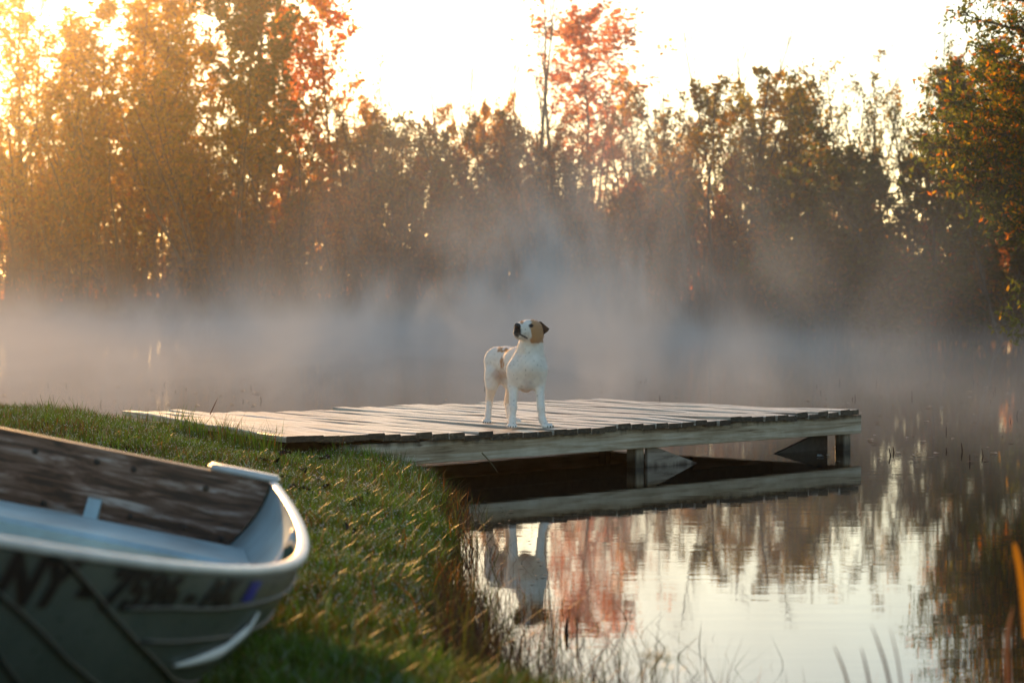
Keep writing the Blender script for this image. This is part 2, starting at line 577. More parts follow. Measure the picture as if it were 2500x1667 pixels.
def grow(seed, H, stems=1, fan=0.3, base_r=0.3, stem_r=0.09, branch_from=0.25, branches=16, blen=0.32, up=0.55, twigs=7, tlen=0.38,
         leaf_per_twig=10, leaf_from=0.0, leaf_size=0.09, wob=0.05, palette=((0.1, 0.1, 0.02),), weights=(1,), droop=0.0, aspect=0.45,
         tip_tint=None, bark=None, hvar=0.25, leaf_top=1.0, taper=1.0, spread_leaf=0.10, leaf_min_z=0.0, round_=False):
    rng = np.random.default_rng(seed)
    paths, fine, L = [], [], []
    for s in range(stems):
        a = rng.uniform(0, 2 * np.pi)
        r = base_r * math.sqrt(rng.random()) if stems > 1 else 0.0
        p0 = np.array([r * math.cos(a), r * math.sin(a), -0.15])
        f = fan * (0.35 + 0.65 * rng.random()) if stems > 1 else fan * 0.3
        d = unit(np.array([math.cos(a) * f, math.sin(a) * f, 1.0]))
        hl = H * (1 - hvar * (0.35 * rng.random() + 0.9 * (f / fan) ** 2 * 0.7)) if stems > 1 else H
        n = 9
        P = [p0]
        for k in range(n):
            d = unit(d + rng.normal(size=3) * wob + np.array([0, 0, 0.02 + 0.05 * f]))
            P.append(P[-1] + d * (hl + 0.15) / n)
        P = np.array(P)
        sr = stem_r * (0.6 + 0.5 * rng.random()) * (1 if stems == 1 else 0.9)
        R = sr * (1 - np.linspace(0, 1, n + 1) ** 0.9 * 0.9) * taper + 0.004
        R[0] *= 1.25
        paths.append((P, R))
        nb = max(2, int(branches * (1 if stems == 1 else rng.uniform(0.7, 1.2))))
        for j in range(nb):
            t = branch_from + (1 - branch_from) * (j + rng.random()) / nb
            t = min(t, 0.985)
            x = t * n
            i0 = min(int(x), n - 1)
            q = P[i0] * (1 - (x - i0)) + P[i0 + 1] * (x - i0)
            az = rng.uniform(0, 2 * np.pi)
            dirb = unit(np.array([math.cos(az), math.sin(az), 0]) * (1 - up) + np.array([0, 0, 1]) * up * rng.uniform(0.6, 1.3) + unit(P[i0 + 1] - P[i0]) * 0.25)
            tp = (t - branch_from) / (1 - branch_from + 1e-6)
            prof = max(0.3, math.sin(math.pi * (0.18 + 0.74 * tp))) if round_ else 1.0 - 0.62 * tp
            bl = H * blen * prof * rng.uniform(0.6, 1.2)
            B = [q]
            db = dirb
            nbp = 4
            for k in range(nbp):
                db = unit(db + rng.normal(size=3) * 0.14 + np.array([0, 0, 0.07 - droop * 0.14]))
                B.append(B[-1] + db * bl / nbp)
            B = np.array(B)
            rb = max(0.006, np.interp(x, np.arange(n + 1), R) * 0.5)
            fine.append((B, rb * np.linspace(1, 0.25, nbp + 1)))
            for m in range(twigs):
                tt = 0.2 + 0.8 * (m + rng.random()) / twigs
                xx = min(tt, 0.99) * nbp
                k0 = int(xx)
                qq = B[k0] * (1 - (xx - k0)) + B[k0 + 1] * (xx - k0)
                dt = unit(unit(B[k0 + 1] - B[k0]) * 0.7 + rng.normal(size=3) * 0.65 + np.array([0, 0, 0.2 - droop * 0.5]))
                tl = bl * tlen * rng.uniform(0.5, 1.2)
                T = np.array([qq, qq + dt * tl * 0.5, qq + unit(dt + rng.normal(size=3) * 0.25 + np.array([0, 0, -droop * 0.35])) * tl])
                fine.append((T, np.array([0.007, 0.005, 0.003]) * (1 + rb * 12) * (1.9 if leaf_per_twig == 0 else 1)))
                nl = rng.poisson(leaf_per_twig) if leaf_per_twig > 0 else 0
                if nl and qq[2] > leaf_min_z * H * rng.uniform(0.7, 1.2) and qq[2] > leaf_from * H:
                    u = rng.random(nl)[:, None]
                    L.append(T[0] * (1 - u) + T[2] * u + rng.normal(size=(nl, 3)) * spread_leaf * (tl * 0.5 + 0.25))
    V1, Q1 = tubes(paths, 6)
    V2, Q2 = tubes(fine, 3)
    tm = np_mesh('trunk', np.concatenate([V1, V2]), [Q1, Q2 + len(V1)], bark or M_bark)
    cm = None
    if L:
        L = np.concatenate(L)
        cm = leaves_mesh('crown', L, leaf_size, palette, weights, rng, droop, aspect, tip_tint, (0.55 * H, H))
    return tm, cm


OLIVE = [(0.36, 0.20, 0.02), (0.50, 0.22, 0.02), (0.24, 0.18, 0.03), (0.58, 0.24, 0.025)]
GOLD = [(0.78, 0.38, 0.02), (0.82, 0.45, 0.03), (0.66, 0.32, 0.02), (0.52, 0.32, 0.03)]
RED = [(0.80, 0.18, 0.04), (0.85, 0.30, 0.06), (0.66, 0.11, 0.03), (0.80, 0.38, 0.07)]
ORANGE = [(0.90, 0.42, 0.19), (0.92, 0.52, 0.27), (0.86, 0.32, 0.14)]
DARKG = [(0.07, 0.10, 0.025), (0.10, 0.12, 0.03), (0.55, 0.22, 0.03), (0.14, 0.13, 0.03)]
GREEN = [(0.15, 0.16, 0.04), (0.21, 0.20, 0.05), (0.32, 0.22, 0.04), (0.11, 0.12, 0.035)]
RUST = [(0.56, 0.18, 0.04), (0.40, 0.13, 0.035), (0.66, 0.25, 0.04), (0.30, 0.13, 0.05)]
BROWN = [(0.30, 0.16, 0.08), (0.38, 0.17, 0.09), (0.22, 0.13, 0.08)]
YEL = [(0.58, 0.34, 0.04), (0.66, 0.40, 0.05), (0.40, 0.28, 0.04), (0.26, 0.23, 0.05)]

PROTO = {}


def proto(key, H, **kw):
    PROTO[key] = (H, *grow(hash(key) % 1000 if False else sum(map(ord, key)), H, **kw))


proto('willow', 8.0, stems=15, fan=0.62, base_r=0.5, stem_r=0.075, branch_from=0.42, branches=10, blen=0.24, up=0.46, twigs=7, leaf_per_twig=12, leaf_size=0.13, palette=OLIVE, weights=(4, 3, 3, 2), aspect=0.35, leaf_min_z=0.38)
proto('willow_b', 7.0, stems=12, fan=0.5, base_r=0.6, stem_r=0.065, branch_from=0.38, branches=10, blen=0.26, up=0.46, twigs=7, leaf_per_twig=10, leaf_size=0.13, palette=OLIVE + [(0.55, 0.25, 0.03)], weights=(3, 3, 3, 2, 2), aspect=0.35, leaf_min_z=0.33)
proto('golden', 11.0, stems=1, fan=0.2, stem_r=0.14, branch_from=0.22, branches=46, blen=0.25, up=0.5, twigs=9, round_=True, leaf_per_twig=13, leaf_size=0.15, palette=GOLD, weights=(4, 3, 3, 2), aspect=0.6, spread_leaf=0.16)
proto('golden_b', 10.0, stems=3, fan=0.22, base_r=0.3, stem_r=0.11, branch_from=0.3, branches=22, blen=0.22, up=0.52, twigs=8, round_=True, leaf_per_twig=12, leaf_size=0.14, palette=GOLD + OLIVE[:2], weights=(4, 3, 3, 2, 2, 2), aspect=0.6, spread_leaf=0.16)
proto('larch', 11.0, stems=1, fan=0.1, stem_r=0.11, branch_from=0.15, branches=44, blen=0.13, up=0.4, twigs=6, leaf_per_twig=9, leaf_size=0.09, palette=GOLD, weights=(4, 3, 3, 2), aspect=0.5, spread_leaf=0.14)
proto('maple_red', 11.0, stems=1, fan=0.2, stem_r=0.14, branch_from=0.30, branches=44, blen=0.21, up=0.5, twigs=8, round_=True, leaf_per_twig=11, leaf_size=0.17, palette=RED, weights=(4, 3, 3, 1.5), aspect=0.8, spread_leaf=0.14)
proto('maple_orange', 12.0, stems=1, fan=0.2, stem_r=0.14, branch_from=0.45, branches=46, blen=0.24, up=0.45, twigs=8, round_=True, leaf_per_twig=10, leaf_size=0.17, palette=ORANGE, weights=(4, 3, 2), aspect=0.8, spread_leaf=0.16, bark=M_bark_grey)
proto('oak', 12.0, stems=1, fan=0.3, stem_r=0.2, branch_from=0.3, branches=56, blen=0.22, up=0.42, twigs=10, round_=True, leaf_per_twig=20, leaf_size=0.21, palette=DARKG, weights=(4, 4, 1.6, 3), aspect=0.6, spread_leaf=0.14)
proto('birch', 9.0, stems=2, fan=0.2, base_r=0.3, stem_r=0.075, branch_from=0.28, branches=18, blen=0.19, up=0.6, twigs=6, leaf_per_twig=3.2, leaf_size=0.10, palette=GREEN, weights=(3, 3, 2, 2), aspect=0.6, spread_leaf=0.2, bark=M_bark_grey)
proto('shrub_green', 6.5, stems=9, fan=0.4, base_r=0.6, stem_r=0.055, branch_from=0.2, branches=11, blen=0.25, up=0.46, twigs=6, leaf_per_twig=7, leaf_size=0.10, palette=GREEN, weights=(3, 3, 2, 2), aspect=0.5, leaf_min_z=0.12)
proto('shrub_yellow', 6.5, stems=8, fan=0.38, base_r=0.7, stem_r=0.06, branch_from=0.36, branches=10, blen=0.27, up=0.46, twigs=8, leaf_per_twig=10, leaf_size=0.13, palette=YEL, weights=(3, 3, 3, 2), aspect=0.5, leaf_min_z=0.42)
proto('airy_shrub', 8.0, stems=10, fan=0.34, base_r=0.9, stem_r=0.05, branch_from=0.4, branches=10, blen=0.21, up=0.58, twigs=7, leaf_per_twig=4.5, leaf_size=0.12, palette=GREEN + YEL[:1], weights=(3, 3, 2, 2, 1.5), aspect=0.5, leaf_min_z=0.3)
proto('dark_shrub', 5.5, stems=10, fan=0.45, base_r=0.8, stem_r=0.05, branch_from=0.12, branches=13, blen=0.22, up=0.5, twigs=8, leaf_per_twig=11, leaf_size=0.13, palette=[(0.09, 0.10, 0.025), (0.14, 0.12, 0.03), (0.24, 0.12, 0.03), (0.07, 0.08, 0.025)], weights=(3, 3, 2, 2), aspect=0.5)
proto('rust_bush', 3.6, stems=12, fan=0.5, base_r=0.7, stem_r=0.03, branch_from=0.2, branches=10, blen=0.24, up=0.62, twigs=5, leaf_per_twig=6, leaf_size=0.09, palette=RUST, weights=(3, 3, 2, 3), aspect=0.5)
proto('orange_bush', 4.6, stems=11, fan=0.5, base_r=0.8, stem_r=0.04, branch_from=0.10, branches=13, blen=0.25, up=0.48, twigs=6, leaf_per_twig=10, leaf_size=0.12, palette=[(0.62, 0.22, 0.035), (0.70, 0.32, 0.05), (0.48, 0.16, 0.03), (0.40, 0.22, 0.05)], weights=(3, 3, 3, 2), aspect=0.5)
proto('thicket', 3.8, stems=26, fan=0.34, base_r=1.1, stem_r=0.022, branch_from=0.25, branches=7, blen=0.2, up=0.78, twigs=4, leaf_per_twig=1.6, leaf_size=0.08, palette=BROWN, weights=(3, 2, 3), aspect=0.4, bark=simple_mat('twig_bark', (0.12, 0.075, 0.055), 0.8, noise=0.3))
proto('poles', 7.0, stems=12, fan=0.14, base_r=1.5, stem_r=0.045, branch_from=0.3, branches=9, blen=0.13, up=0.72, twigs=5, leaf_per_twig=2.6, leaf_size=0.11, palette=RUST + ORANGE[:1], weights=(3, 2, 3, 2, 2), aspect=0.5, spread_leaf=0.22)
proto('bare', 12.0, stems=1, fan=0.2, stem_r=0.17, branch_from=0.35, branches=18, blen=0.20, up=0.7, twigs=5, tlen=0.45, leaf_per_twig=0, bark=M_bark_grey)
proto('bare_fork', 11.0, stems=3, fan=0.15, base_r=0.3, stem_r=0.13, branch_from=0.45, branches=9, blen=0.20, up=0.72, twigs=5, tlen=0.5, leaf_per_twig=0, bark=M_bark_grey)
proto('snag', 8.0, stems=1, fan=0.1, stem_r=0.13, branch_from=0.55, branches=5, blen=0.22, up=0.55, twigs=2, tlen=0.4, leaf_per_twig=0, bark=M_bark_grey, taper=0.9)


def plant(kind, name, px, d, top=None, label='', cat='tree', group=None, h=None, sx=1.0, rz=None, z=None):
    """stand a copy of a tree; px = photo column (2500 wide), top = photo row of its tip at distance d"""
    H, tm, cm = PROTO[kind]
    x = (px - CX) / F_PX * d
    gz = float(ground_z(np.array([x]), np.array([d]))[0]) if z is None else z
    if h is None: h = CAM_Z - (top - HORIZON) / F_PX * d - gz
    s = h / H
    e = empty(name, (x, d, gz), (0, 0, random.uniform(0, 6.28) if rz is None else rz))
    tag(e, label, cat, group)
    link('trunk', tm, e, scale=(s * sx, s * sx, s))
    if cm is not None: link('crown', cm, e, scale=(s * sx, s * sx, s))
    return e


P_ = plant
k = 1.063
# --- the far bank from one end to the other: (kind, name, column, distance, row of the tip, label, width factor)
FAR = [
    ('golden', 'golden_tree', 20, 86, 10, 'tall golden tree glowing at the sunlit end of the far bank', 1.35),
    ('larch', 'golden_conifer', 118, 90, -35, 'narrow golden tree spire between the two broad golden crowns', 1.0),
    ('golden_b', 'golden_tree', 275, 88, -60, 'broad yellow golden tree rising behind the dark willow fan', 1.45),
    ('golden', 'golden_tree', 410, 92, -25, 'yellow tree with sky gaps just beside the dark green oak', 1.1),
    ('golden_b', 'golden_tree', 185, 91, 20, 'golden tree filling the gap between spire and broad yellow crown', 1.3),
    ('golden_b', 'amber_tree', 485, 90, 60, 'amber tree whose crown meets the dark green oak', 1.2),
    ('golden', 'golden_tree', 345, 94, -10, 'golden crown behind the broad yellow tree, partly hidden', 1.2),
    ('golden_b', 'amber_tree', 905, 90, 230, 'low amber tree behind the two sparse birches', 1.3),
    ('willow_b', 'willow_bush', 955, 82, 255, 'olive willow bush under the two sparse birches', 1.2),
    ('shrub_yellow', 'yellow_shrub', 1120, 79, 235, 'yellow green shrub just behind the dead snag', 1.1),
    ('willow_b', 'willow_bush', 1255, 80, 262, 'brown willow bush at the foot of the tallest bare trunk', 1.1),
    ('oak', 'oak_tree', 600, 88, -190, 'dark green oak with orange patches towering over the willows', 0.95),
    ('maple_red', 'red_maple', 815, 88, -60, 'red maple with a tall narrow crown beside the open sky', 0.95),
    ('maple_red', 'red_maple', 700, 93, 40, 'smaller red maple tucked between the oak and the tall red maple', 0.85),
    ('birch', 'sparse_birch', 925, 84, 105, 'thin sparse green birch standing beside the red maple', 0.9),
    ('birch', 'sparse_birch', 880, 88, 150, 'lower sparse birch half hidden by the red maple', 0.8),
    ('willow', 'willow_bush', 545, 81, 150, 'large olive willow bush fanning out from one root in the mist', 1.3),
    ('willow_b', 'willow_bush', 720, 82, 250, 'olive brown willow bush below the red maple', 1.25),
    ('willow_b', 'willow_bush', 300, 83, 200, 'amber lit willow bush below the yellow golden tree', 1.25),
    ('willow', 'willow_bush', 90, 84, 190, 'orange lit willow bush at the sunlit edge of the view', 1.0),
    ('shrub_yellow', 'yellow_shrub', 1010, 80, 265, 'rounded yellow green shrub beneath the gap of open sky', 1.0),
    ('snag', 'dead_snag', 1094, 80, 180, 'dead grey snag with one crooked side branch against the sky', 0.8),
    ('golden_b', 'amber_sapling', 1195, 80, 212, 'amber sapling with a pointed top behind the mist plume', 0.7),
    ('bare', 'bare_tree', 1314, 78, -20, 'tallest bare trunk standing straight beside the orange maple', 0.8),
    ('bare', 'bare_tree', 1272, 82, 130, 'thin bare tree with fine side twigs, shorter than its neighbour', 0.6),
    ('bare', 'bare_tree', 1362, 80, -5, 'bare trunk leaning in front of the orange maple crown', 0.75),
    ('bare', 'bare_tree', 1130, 86, 120, 'faint bare tree in the open sky above the snag', 0.6),
    ('maple_orange', 'orange_maple', 1455, 84, 55, 'pale orange maple crown lifted above the whole far bank', 1.5),
    ('shrub_green', 'green_shrub', 1560, 76, 200, 'misty grey green shrub beneath the orange maple', 1.0),
    ('willow_b', 'willow_bush', 1400, 77, 270, 'misty olive bush directly under the orange maple', 1.25),
    ('bare', 'bare_tree', 1602, 80, 165, 'thin bare pole poking out above the misty green shrub', 0.4),
    ('shrub_yellow', 'yellow_shrub', 1755, 71, 130, 'yellow crowned tree with dark upright stems and orange glow behind', 1.25),
    ('shrub_yellow', 'yellow_shrub', 1850, 73, 150, 'olive topped clump leaning out beside the yellow crowned tree', 0.9),
    ('bare_fork', 'bare_tree', 1790, 79, -40, 'forked bare tree with spreading twigs above the yellow crown', 0.9),
    ('airy_shrub', 'airy_tree', 1985, 73, 175, 'airy green tree with sky showing through, before the dark shrubs', 0.9),
    ('airy_shrub', 'airy_tree', 2170, 70, 75, 'tallest airy green tree with a few orange tips', 1.1),
    ('airy_shrub', 'airy_tree', 2290, 68, 150, 'airy green tree nearest the overhanging leafy tree', 1.0),
    ('bare', 'bare_tree', 2265, 80, 15, 'faint bare twig tree in the pale sky beside the overhanging tree', 0.5),
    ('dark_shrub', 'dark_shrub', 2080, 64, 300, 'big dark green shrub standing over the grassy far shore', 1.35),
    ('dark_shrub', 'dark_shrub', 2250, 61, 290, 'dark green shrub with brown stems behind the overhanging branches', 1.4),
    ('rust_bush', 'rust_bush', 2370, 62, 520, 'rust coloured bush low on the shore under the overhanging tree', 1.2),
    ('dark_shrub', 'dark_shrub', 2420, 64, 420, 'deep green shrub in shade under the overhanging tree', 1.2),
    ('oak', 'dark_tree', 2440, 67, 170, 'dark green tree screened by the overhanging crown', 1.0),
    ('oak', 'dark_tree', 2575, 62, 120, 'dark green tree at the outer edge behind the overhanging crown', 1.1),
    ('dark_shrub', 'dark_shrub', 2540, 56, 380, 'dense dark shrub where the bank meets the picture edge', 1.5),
    ('dark_shrub', 'dark_shrub', 1960, 69, 420, 'low dark shrub where the misty thicket meets the dark shrubs', 1.0),
]
for kind, name, px, d, top, lab, sx in FAR:
    P_(kind, name, px, d, top, lab, sx=sx)

# understory along the water: alike bushes nothing tells apart share a label and a group
rr = random.Random(3)


def shore_y(px):
    return float(np.interp(px, [-200, 200, 700, 1100, 1500, 1900, 2150, 2600], [83.0, 81.5, 79.0, 76.0, 72.5, 68.0, 64.0, 60.0]))


LANDMARKS = [(-60, "the sunlit edge of the far bank"), (30, "the tall golden tree at the sunlit end"), (118, "the narrow golden spire"), (200, "the gap beside the golden spire"),
             (285, "the broad yellow crown"), (375, "the shaded flank of the yellow crown"), (450, "the amber tree beside the oak"), (545, "the big willow fan"), (620, "the dark green oak"),
             (705, "the smaller red maple"), (800, "the tall red maple"), (885, "the lower sparse birch"), (940, "the taller sparse birch"), (1015, "the rounded yellow green shrub"),
             (1094, "the crooked dead snag"), (1195, "the pointed amber sapling"), (1262, "the head of the dog"), (1314, "the tallest bare trunk"), (1390, "the leaning bare trunk"),
             (1455, "the orange maple"), (1530, "the open flank of the orange maple"), (1602, "the thin bare pole"), (1690, "the near flank of the yellow crowned tree"),
             (1770, "the forked bare tree"), (1855, "the leaning olive clump"), (1960, "the airy green tree before the dark shrubs"), (2080, "the big dark shrub"),
             (2180, "the tallest airy tree"), (2280, "the tip of the overhanging tree"), (2380, "the low limbs of the overhanging tree")]


def understory(kind, name, pxs, dd, label, cat, group, hh):
    free = list(LANDMARKS)
    for px in pxs:
        lm = min(free, key=lambda q: abs(q[0] - px))
        free.remove(lm)
        P_(kind, name, px, shore_y(px) + rr.uniform(*dd), None, label + ' ' + lm[1], cat, group, h=rr.uniform(*hh))


understory('thicket', 'brown_thicket', [-80 + i * 92 + rr.uniform(-25, 25) for i in range(25)], (-1.0, 1.5), 'brown twig thicket at the misty waterline below', 'bush', 'brown thickets along the far bank', (2.2, 3.7))
understory('rust_bush', 'rust_bush', [-60 + i * 165 + rr.uniform(-40, 40) for i in range(15)], (1.5, 4.5), 'rust red undergrowth bush among the stems below', 'bush', 'rust bushes along the far bank', (2.8, 4.6))
understory('orange_bush', 'orange_bush', [-70 + i * 128 + rr.uniform(-30, 30) for i in range(17)], (0.8, 3.2), 'dense orange leaved bush filling the bank below', 'bush', 'orange bushes along the far bank', (3.4, 5.2))
understory('poles', 'slender_sapling_clump', [-60 + i * 160 + rr.uniform(-40, 40) for i in range(15)], (4.5, 10), 'clump of slender rust leaved saplings rising behind', 'sapling clump', 'sapling clumps on the far bank', (5.0, 7.2))
understory('willow_b', 'willow_bush', [120 + i * 370 + rr.uniform(-60, 60) for i in range(6)], (6, 9), 'second row olive willow bush filling in behind', 'bush', 'willow bushes in the second row', (5.2, 6.8))

# far wood closing the background: one mass of leaf clumps and poles
rw = np.random.default_rng(11)
n = 52000
wx = rw.uniform(-46, 42, n)
wy = rw.uniform(93, 99, n)
topz = 4.3 + 1.2 * np.sin(wx * 0.33) + 1.1 * np.sin(wx * 0.9 + 2) + np.clip((-wx - 6) * 0.12, -1.5, 3)
wz = topz * rw.random(n) ** 0.8 + rw.normal(size=n) * 0.5 + 0.4
pal = np.array(RUST[:1] + RUST[2:3] + GOLD + ORANGE + RED[1:2] + OLIVE[3:])
key = (np.floor(wx / 2.2) * 7919 + np.floor(wz / 2.0) * 104729).astype(int) % len(pal)
cc = pal[np.where(rw.random(n) < 0.6, key, rw.integers(0, len(pal), n))] * rw.uniform(0.6, 1.3, (n, 1))
dd = rw.normal(size=(n, 3)); dd /= np.linalg.norm(dd, axis=1)[:, None]
ww = np.cross(dd, rw.normal(size=(n, 3))); ww /= np.linalg.norm(ww, axis=1)[:, None]
PP = np.stack([wx, wy, wz], 1)
s_ = rw.uniform(0.12, 0.28, (n, 1))
V = np.stack([PP - dd * s_, PP + ww * s_ * 0.55, PP + dd * s_, PP - ww * s_ * 0.55], 1).reshape(-1, 3)
Fq = (np.arange(n) * 4)[:, None] + np.arange(4)[None]
wood = link('distant_wood', np_mesh('distant_wood', V, [Fq], M_leaf, np.repeat(cc, 4, axis=0)))
tag(wood, 'distant autumn wood closing the view behind the far bank trees', 'wood', kind='stuff')
pth = []
for i in range(170):
    x, y = rw.uniform(-46, 42), rw.uniform(91, 99)
    h = rw.uniform(5, 9)
    pth.append((np.array([(x, y, -0.2), (x + rw.normal() * .2, y, h * .5), (x + rw.normal() * .5, y, h)]), np.array([.07, .05, .015])))
V, Q = tubes(pth, 4)
o = link('distant_stems', np_mesh('distant_stems', V, [Q], M_bark), wood)
tag(o, kind='stuff')

# grassy rim of the far shore
def blades(base, height, width, az, lean, tint, curl=0.4):
    n = len(base)
    dx = np.stack([np.cos(az), np.sin(az), np.zeros(n)], 1)
    sd = np.stack([-np.sin(az), np.cos(az), np.zeros(n)], 1)
    # turn the flat of the blade at random
    rot = RNG.uniform(0, np.pi, n)[:, None]
    sd = sd * np.cos(rot) + dx * np.sin(rot)
    up = np.array([0, 0, 1.0])
    h = height[:, None]
    m = base + up * h * 0.55 + dx * h * lean[:, None] * 0.35
    t = base + up * h * (1 - curl * lean[:, None] * 0.5) + dx * h * lean[:, None]
    w = width[:, None] * 0.5
    V = np.stack([base - sd * w, base + sd * w, m + sd * w * 0.75, m - sd * w * 0.75, t], 1).reshape(-1, 3)
    i = (np.arange(n) * 5)[:, None]
    return V, i + np.array([[0, 1, 2, 3]]), i + np.array([[3, 2, 4]]), np.repeat(tint, 5, axis=0)


def blade_object(name, base, height, width, az, lean, tint, mat, label, cat, curl=0.4):
    V, q, t, c = blades(base, height, width, az, lean, tint, curl)
    o = link(name, np_mesh(name, V, [q, t], mat, c))
    tag(o, label, cat, kind='stuff')
    return o


n = 26000
px = RNG.uniform(-150, 2650, n)
yy = np.interp(px, [-200, 200, 700, 1100, 1500, 1900, 2150, 2600], [83.0, 81.5, 79.0, 76.0, 72.5, 68.0, 64.0, 60.0])
fy = yy + RNG.uniform(-3.5, 2.5, n)
fx = (px - CX) / F_PX * fy
D = shore_dist(fx, fy)
ok = D > 0.02
fx, fy, D = fx[ok], fy[ok], D[ok]
n = len(fx)
base = np.stack([fx, fy, ground_z(fx, fy, D)], 1)
tint = np.array([(0.06, 0.09, 0.02), (0.10, 0.10, 0.03), (0.13, 0.08, 0.03)])[RNG.integers(0, 3, n)] * RNG.uniform(.7, 1.3, (n, 1))
blade_object('shore_grass', base, RNG.uniform(.12, .4, n), RNG.uniform(.02, .04, n), RNG.uniform(0, 6.28, n), RNG.uniform(.1, .6, n), tint, M_grass, 'strip of green grass along the misty far shore', 'grass')


# overhanging tree on the near side of the right bank: finer leaves, long limbs reaching over the water
def overhang():
    rng = np.random.default_rng(21)
    d0 = 33.0
    base = np.array([9.9, 34.0, 0.3])
    root = empty('overhanging_tree', tuple(base))
    tag(root, 'leafy green and gold tree leaning over the water at the edge of the view', 'tree')
    big, fine, L, LT = [], [], [], []
    top = np.array([8.4, 33.0, 8.2])
    trunkP = np.array([base + (0, 0, -.3), base + (-.15, -.1, 1.6), base + (-.4, -.3, 3.4), base + (-.9, -.6, 5.6), top])
    big.append((trunkP - base, np.array([.17, .15, .12, .08, .03])))
    limbs = []
    # target tips given as (photo column, photo row, distance)
    tips = [(2350, 35, 31.5), (2400, -10, 32), (2440, 60, 32), (2470, 20, 33), (2375, 110, 31.5), (2330, 170, 32.5), (2300, 225, 31.5), (2275, 290, 32.5), (2262, 350, 31.5), (2255, 400, 32.5),
            (2330, 250, 31), (2380, 200, 31), (2430, 150, 32), (2480, 110, 32), (2370, 310, 31), (2420, 270, 31), (2470, 220, 31), (2330, 380, 31.5), (2300, 440, 32), (2400, 380, 31), (2450, 330, 31),
            (2490, 300, 31), (2360, 450, 32), (2420, 450, 31.5), (2480, 420, 31), (2440, 520, 31.5), (2500, 500, 31), (2470, 560, 31), (2390, 500, 32.5), (2540, 200, 32), (2540, 350, 32), (2540, 560, 31.5), (2560, 60, 32),
            (2290, 360, 31.2), (2350, 340, 32.4), (2405, 330, 32.6), (2455, 400, 32.8), (2500, 250, 32.5), (2345, 410, 30.8), (2380, 420, 32.9), (2430, 210, 32.8)]
    for (a, b_, d) in tips:
        tip = np.array(at(a - 12, b_, d))
        zc = np.clip(tip[2] - rng.uniform(0.2, 1.2), 1.2, 7.6)
        st = np.array([np.interp(zc, trunkP[:, 2], trunkP[:, j]) for j in range(3)])
        mid = st * 0.5 + tip * 0.5 + np.array([0, 0, 0.22])
        B = []
        for t in np.linspace(0, 1, 7):
            B.append((1 - t) ** 2 * st + 2 * t * (1 - t) * mid + t * t * tip + rng.normal(size=3) * 0.03 * (0 < t < 1))
        B = np.array(B)
        ln = np.linalg.norm(tip - st)
        big.append((B - base, np.linspace(0.035, 0.006, 7)))
        for m in range(int(28 + ln * 9)):
            t = rng.uniform(0.30, 1.0)
            x = t * 5.99
            k0 = int(x)
            q = B[k0] * (1 - (x - k0)) + B[k0 + 1] * (x - k0)
            dt = unit(unit(B[k0 + 1] - B[k0]) * 0.6 + rng.normal(size=3) * 0.6 + np.array([-0.1, 0, 0.15]))
            tl = rng.uniform(0.18, 0.5)
            T = np.array([q, q + dt * tl * .5, q + unit(dt + rng.normal(size=3) * .2) * tl])
            fine.append((T - base, np.array([.006, .004, .002])))
            nl = 13
            u = rng.uniform(0.1, 1.05, nl)[:, None]
            L.append(T[0] * (1 - u) + T[2] * u + rng.normal(size=(nl, 3)) * 0.03)
            hue = np.clip((q[0] - 6.3) / 1.2 + rng.normal() * 0.35 + (0.35 if 2.6 < q[2] < 4.2 else -0.1), 0, 1)
            LT.append(np.full(nl, hue))
    # low spray close to the water
    for (a, b_, d) in [(2435, 770, 30), (2450, 800, 30.5), (2470, 730, 30), (2480, 830, 30), (2500, 690, 30), (2520, 780, 30.2)]:
        tip = np.array(at(a, b_, d))
        st = base + np.array([-.25, -.1, 1.1])
        B = np.array([st * (1 - t) + tip * t + np.array([0, 0, .25 * math.sin(t * 3.1)]) for t in np.linspace(0, 1, 6)])
        big.append((B - base, np.linspace(.02, .005, 6)))
        for m in range(20):
            t = rng.uniform(0.45, 1.0)
            x = t * 4.99
            k0 = int(x)
            q = B[k0] * (1 - (x - k0)) + B[k0 + 1] * (x - k0)
            dt = unit(rng.normal(size=3) + np.array([-.3, 0, 0]))
            T = np.array([q, q + dt * .12, q + dt * .25])
            fine.append((T - base, np.array([.005, .003, .002])))
            u = rng.uniform(0.1, 1.05, 10)[:, None]
            L.append(T[0] * (1 - u) + T[2] * u + rng.normal(size=(10, 3)) * 0.03)
            LT.append(np.full(10, 0.0))
    L = np.concatenate(L) - base
    LT = np.concatenate(LT)
    n = len(L)
    d = rng.normal(size=(n, 3)); d[:, 2] -= .25
    d /= np.linalg.norm(d, axis=1)[:, None]
    w = np.cross(d, rng.normal(size=(n, 3))); w /= np.linalg.norm(w, axis=1)[:, None]
    nr = np.cross(d, w)
    s = rng.uniform(.06, .10, (n, 1))
    V = np.stack([L, L + d * s * .4 + w * s * .2 + nr * s * .05, L + d * s * .75 + w * s * .13 + nr * s * .03, L + d * s, L + d * s * .75 - w * s * .13 + nr * s * .03, L + d * s * .4 - w * s * .2 + nr * s * .05], 1).reshape(-1, 3)
    Fh = (np.arange(n) * 6)[:, None] + np.arange(6)[None]
    g = np.array([(0.10, 0.13, 0.02), (0.17, 0.17, 0.025), (0.06, 0.085, 0.016)])
    o_ = np.array([(0.66, 0.34, 0.02), (0.72, 0.20, 0.02), (0.50, 0.30, 0.02)])
    pick = rng.random(n) < LT * 0.6 + .04
    c = np.where(pick[:, None], o_[rng.integers(0, 3, n)], g[rng.integers(0, 3, n)]) * rng.uniform(.6, 1.35, (n, 1))
    V1, Q1 = tubes(big, 6)
    V2, Q2 = tubes(fine, 3)
    link('trunk', np_mesh('trunk', np.concatenate([V1, V2]), [Q1, Q2 + len(V1)], M_bark), root)
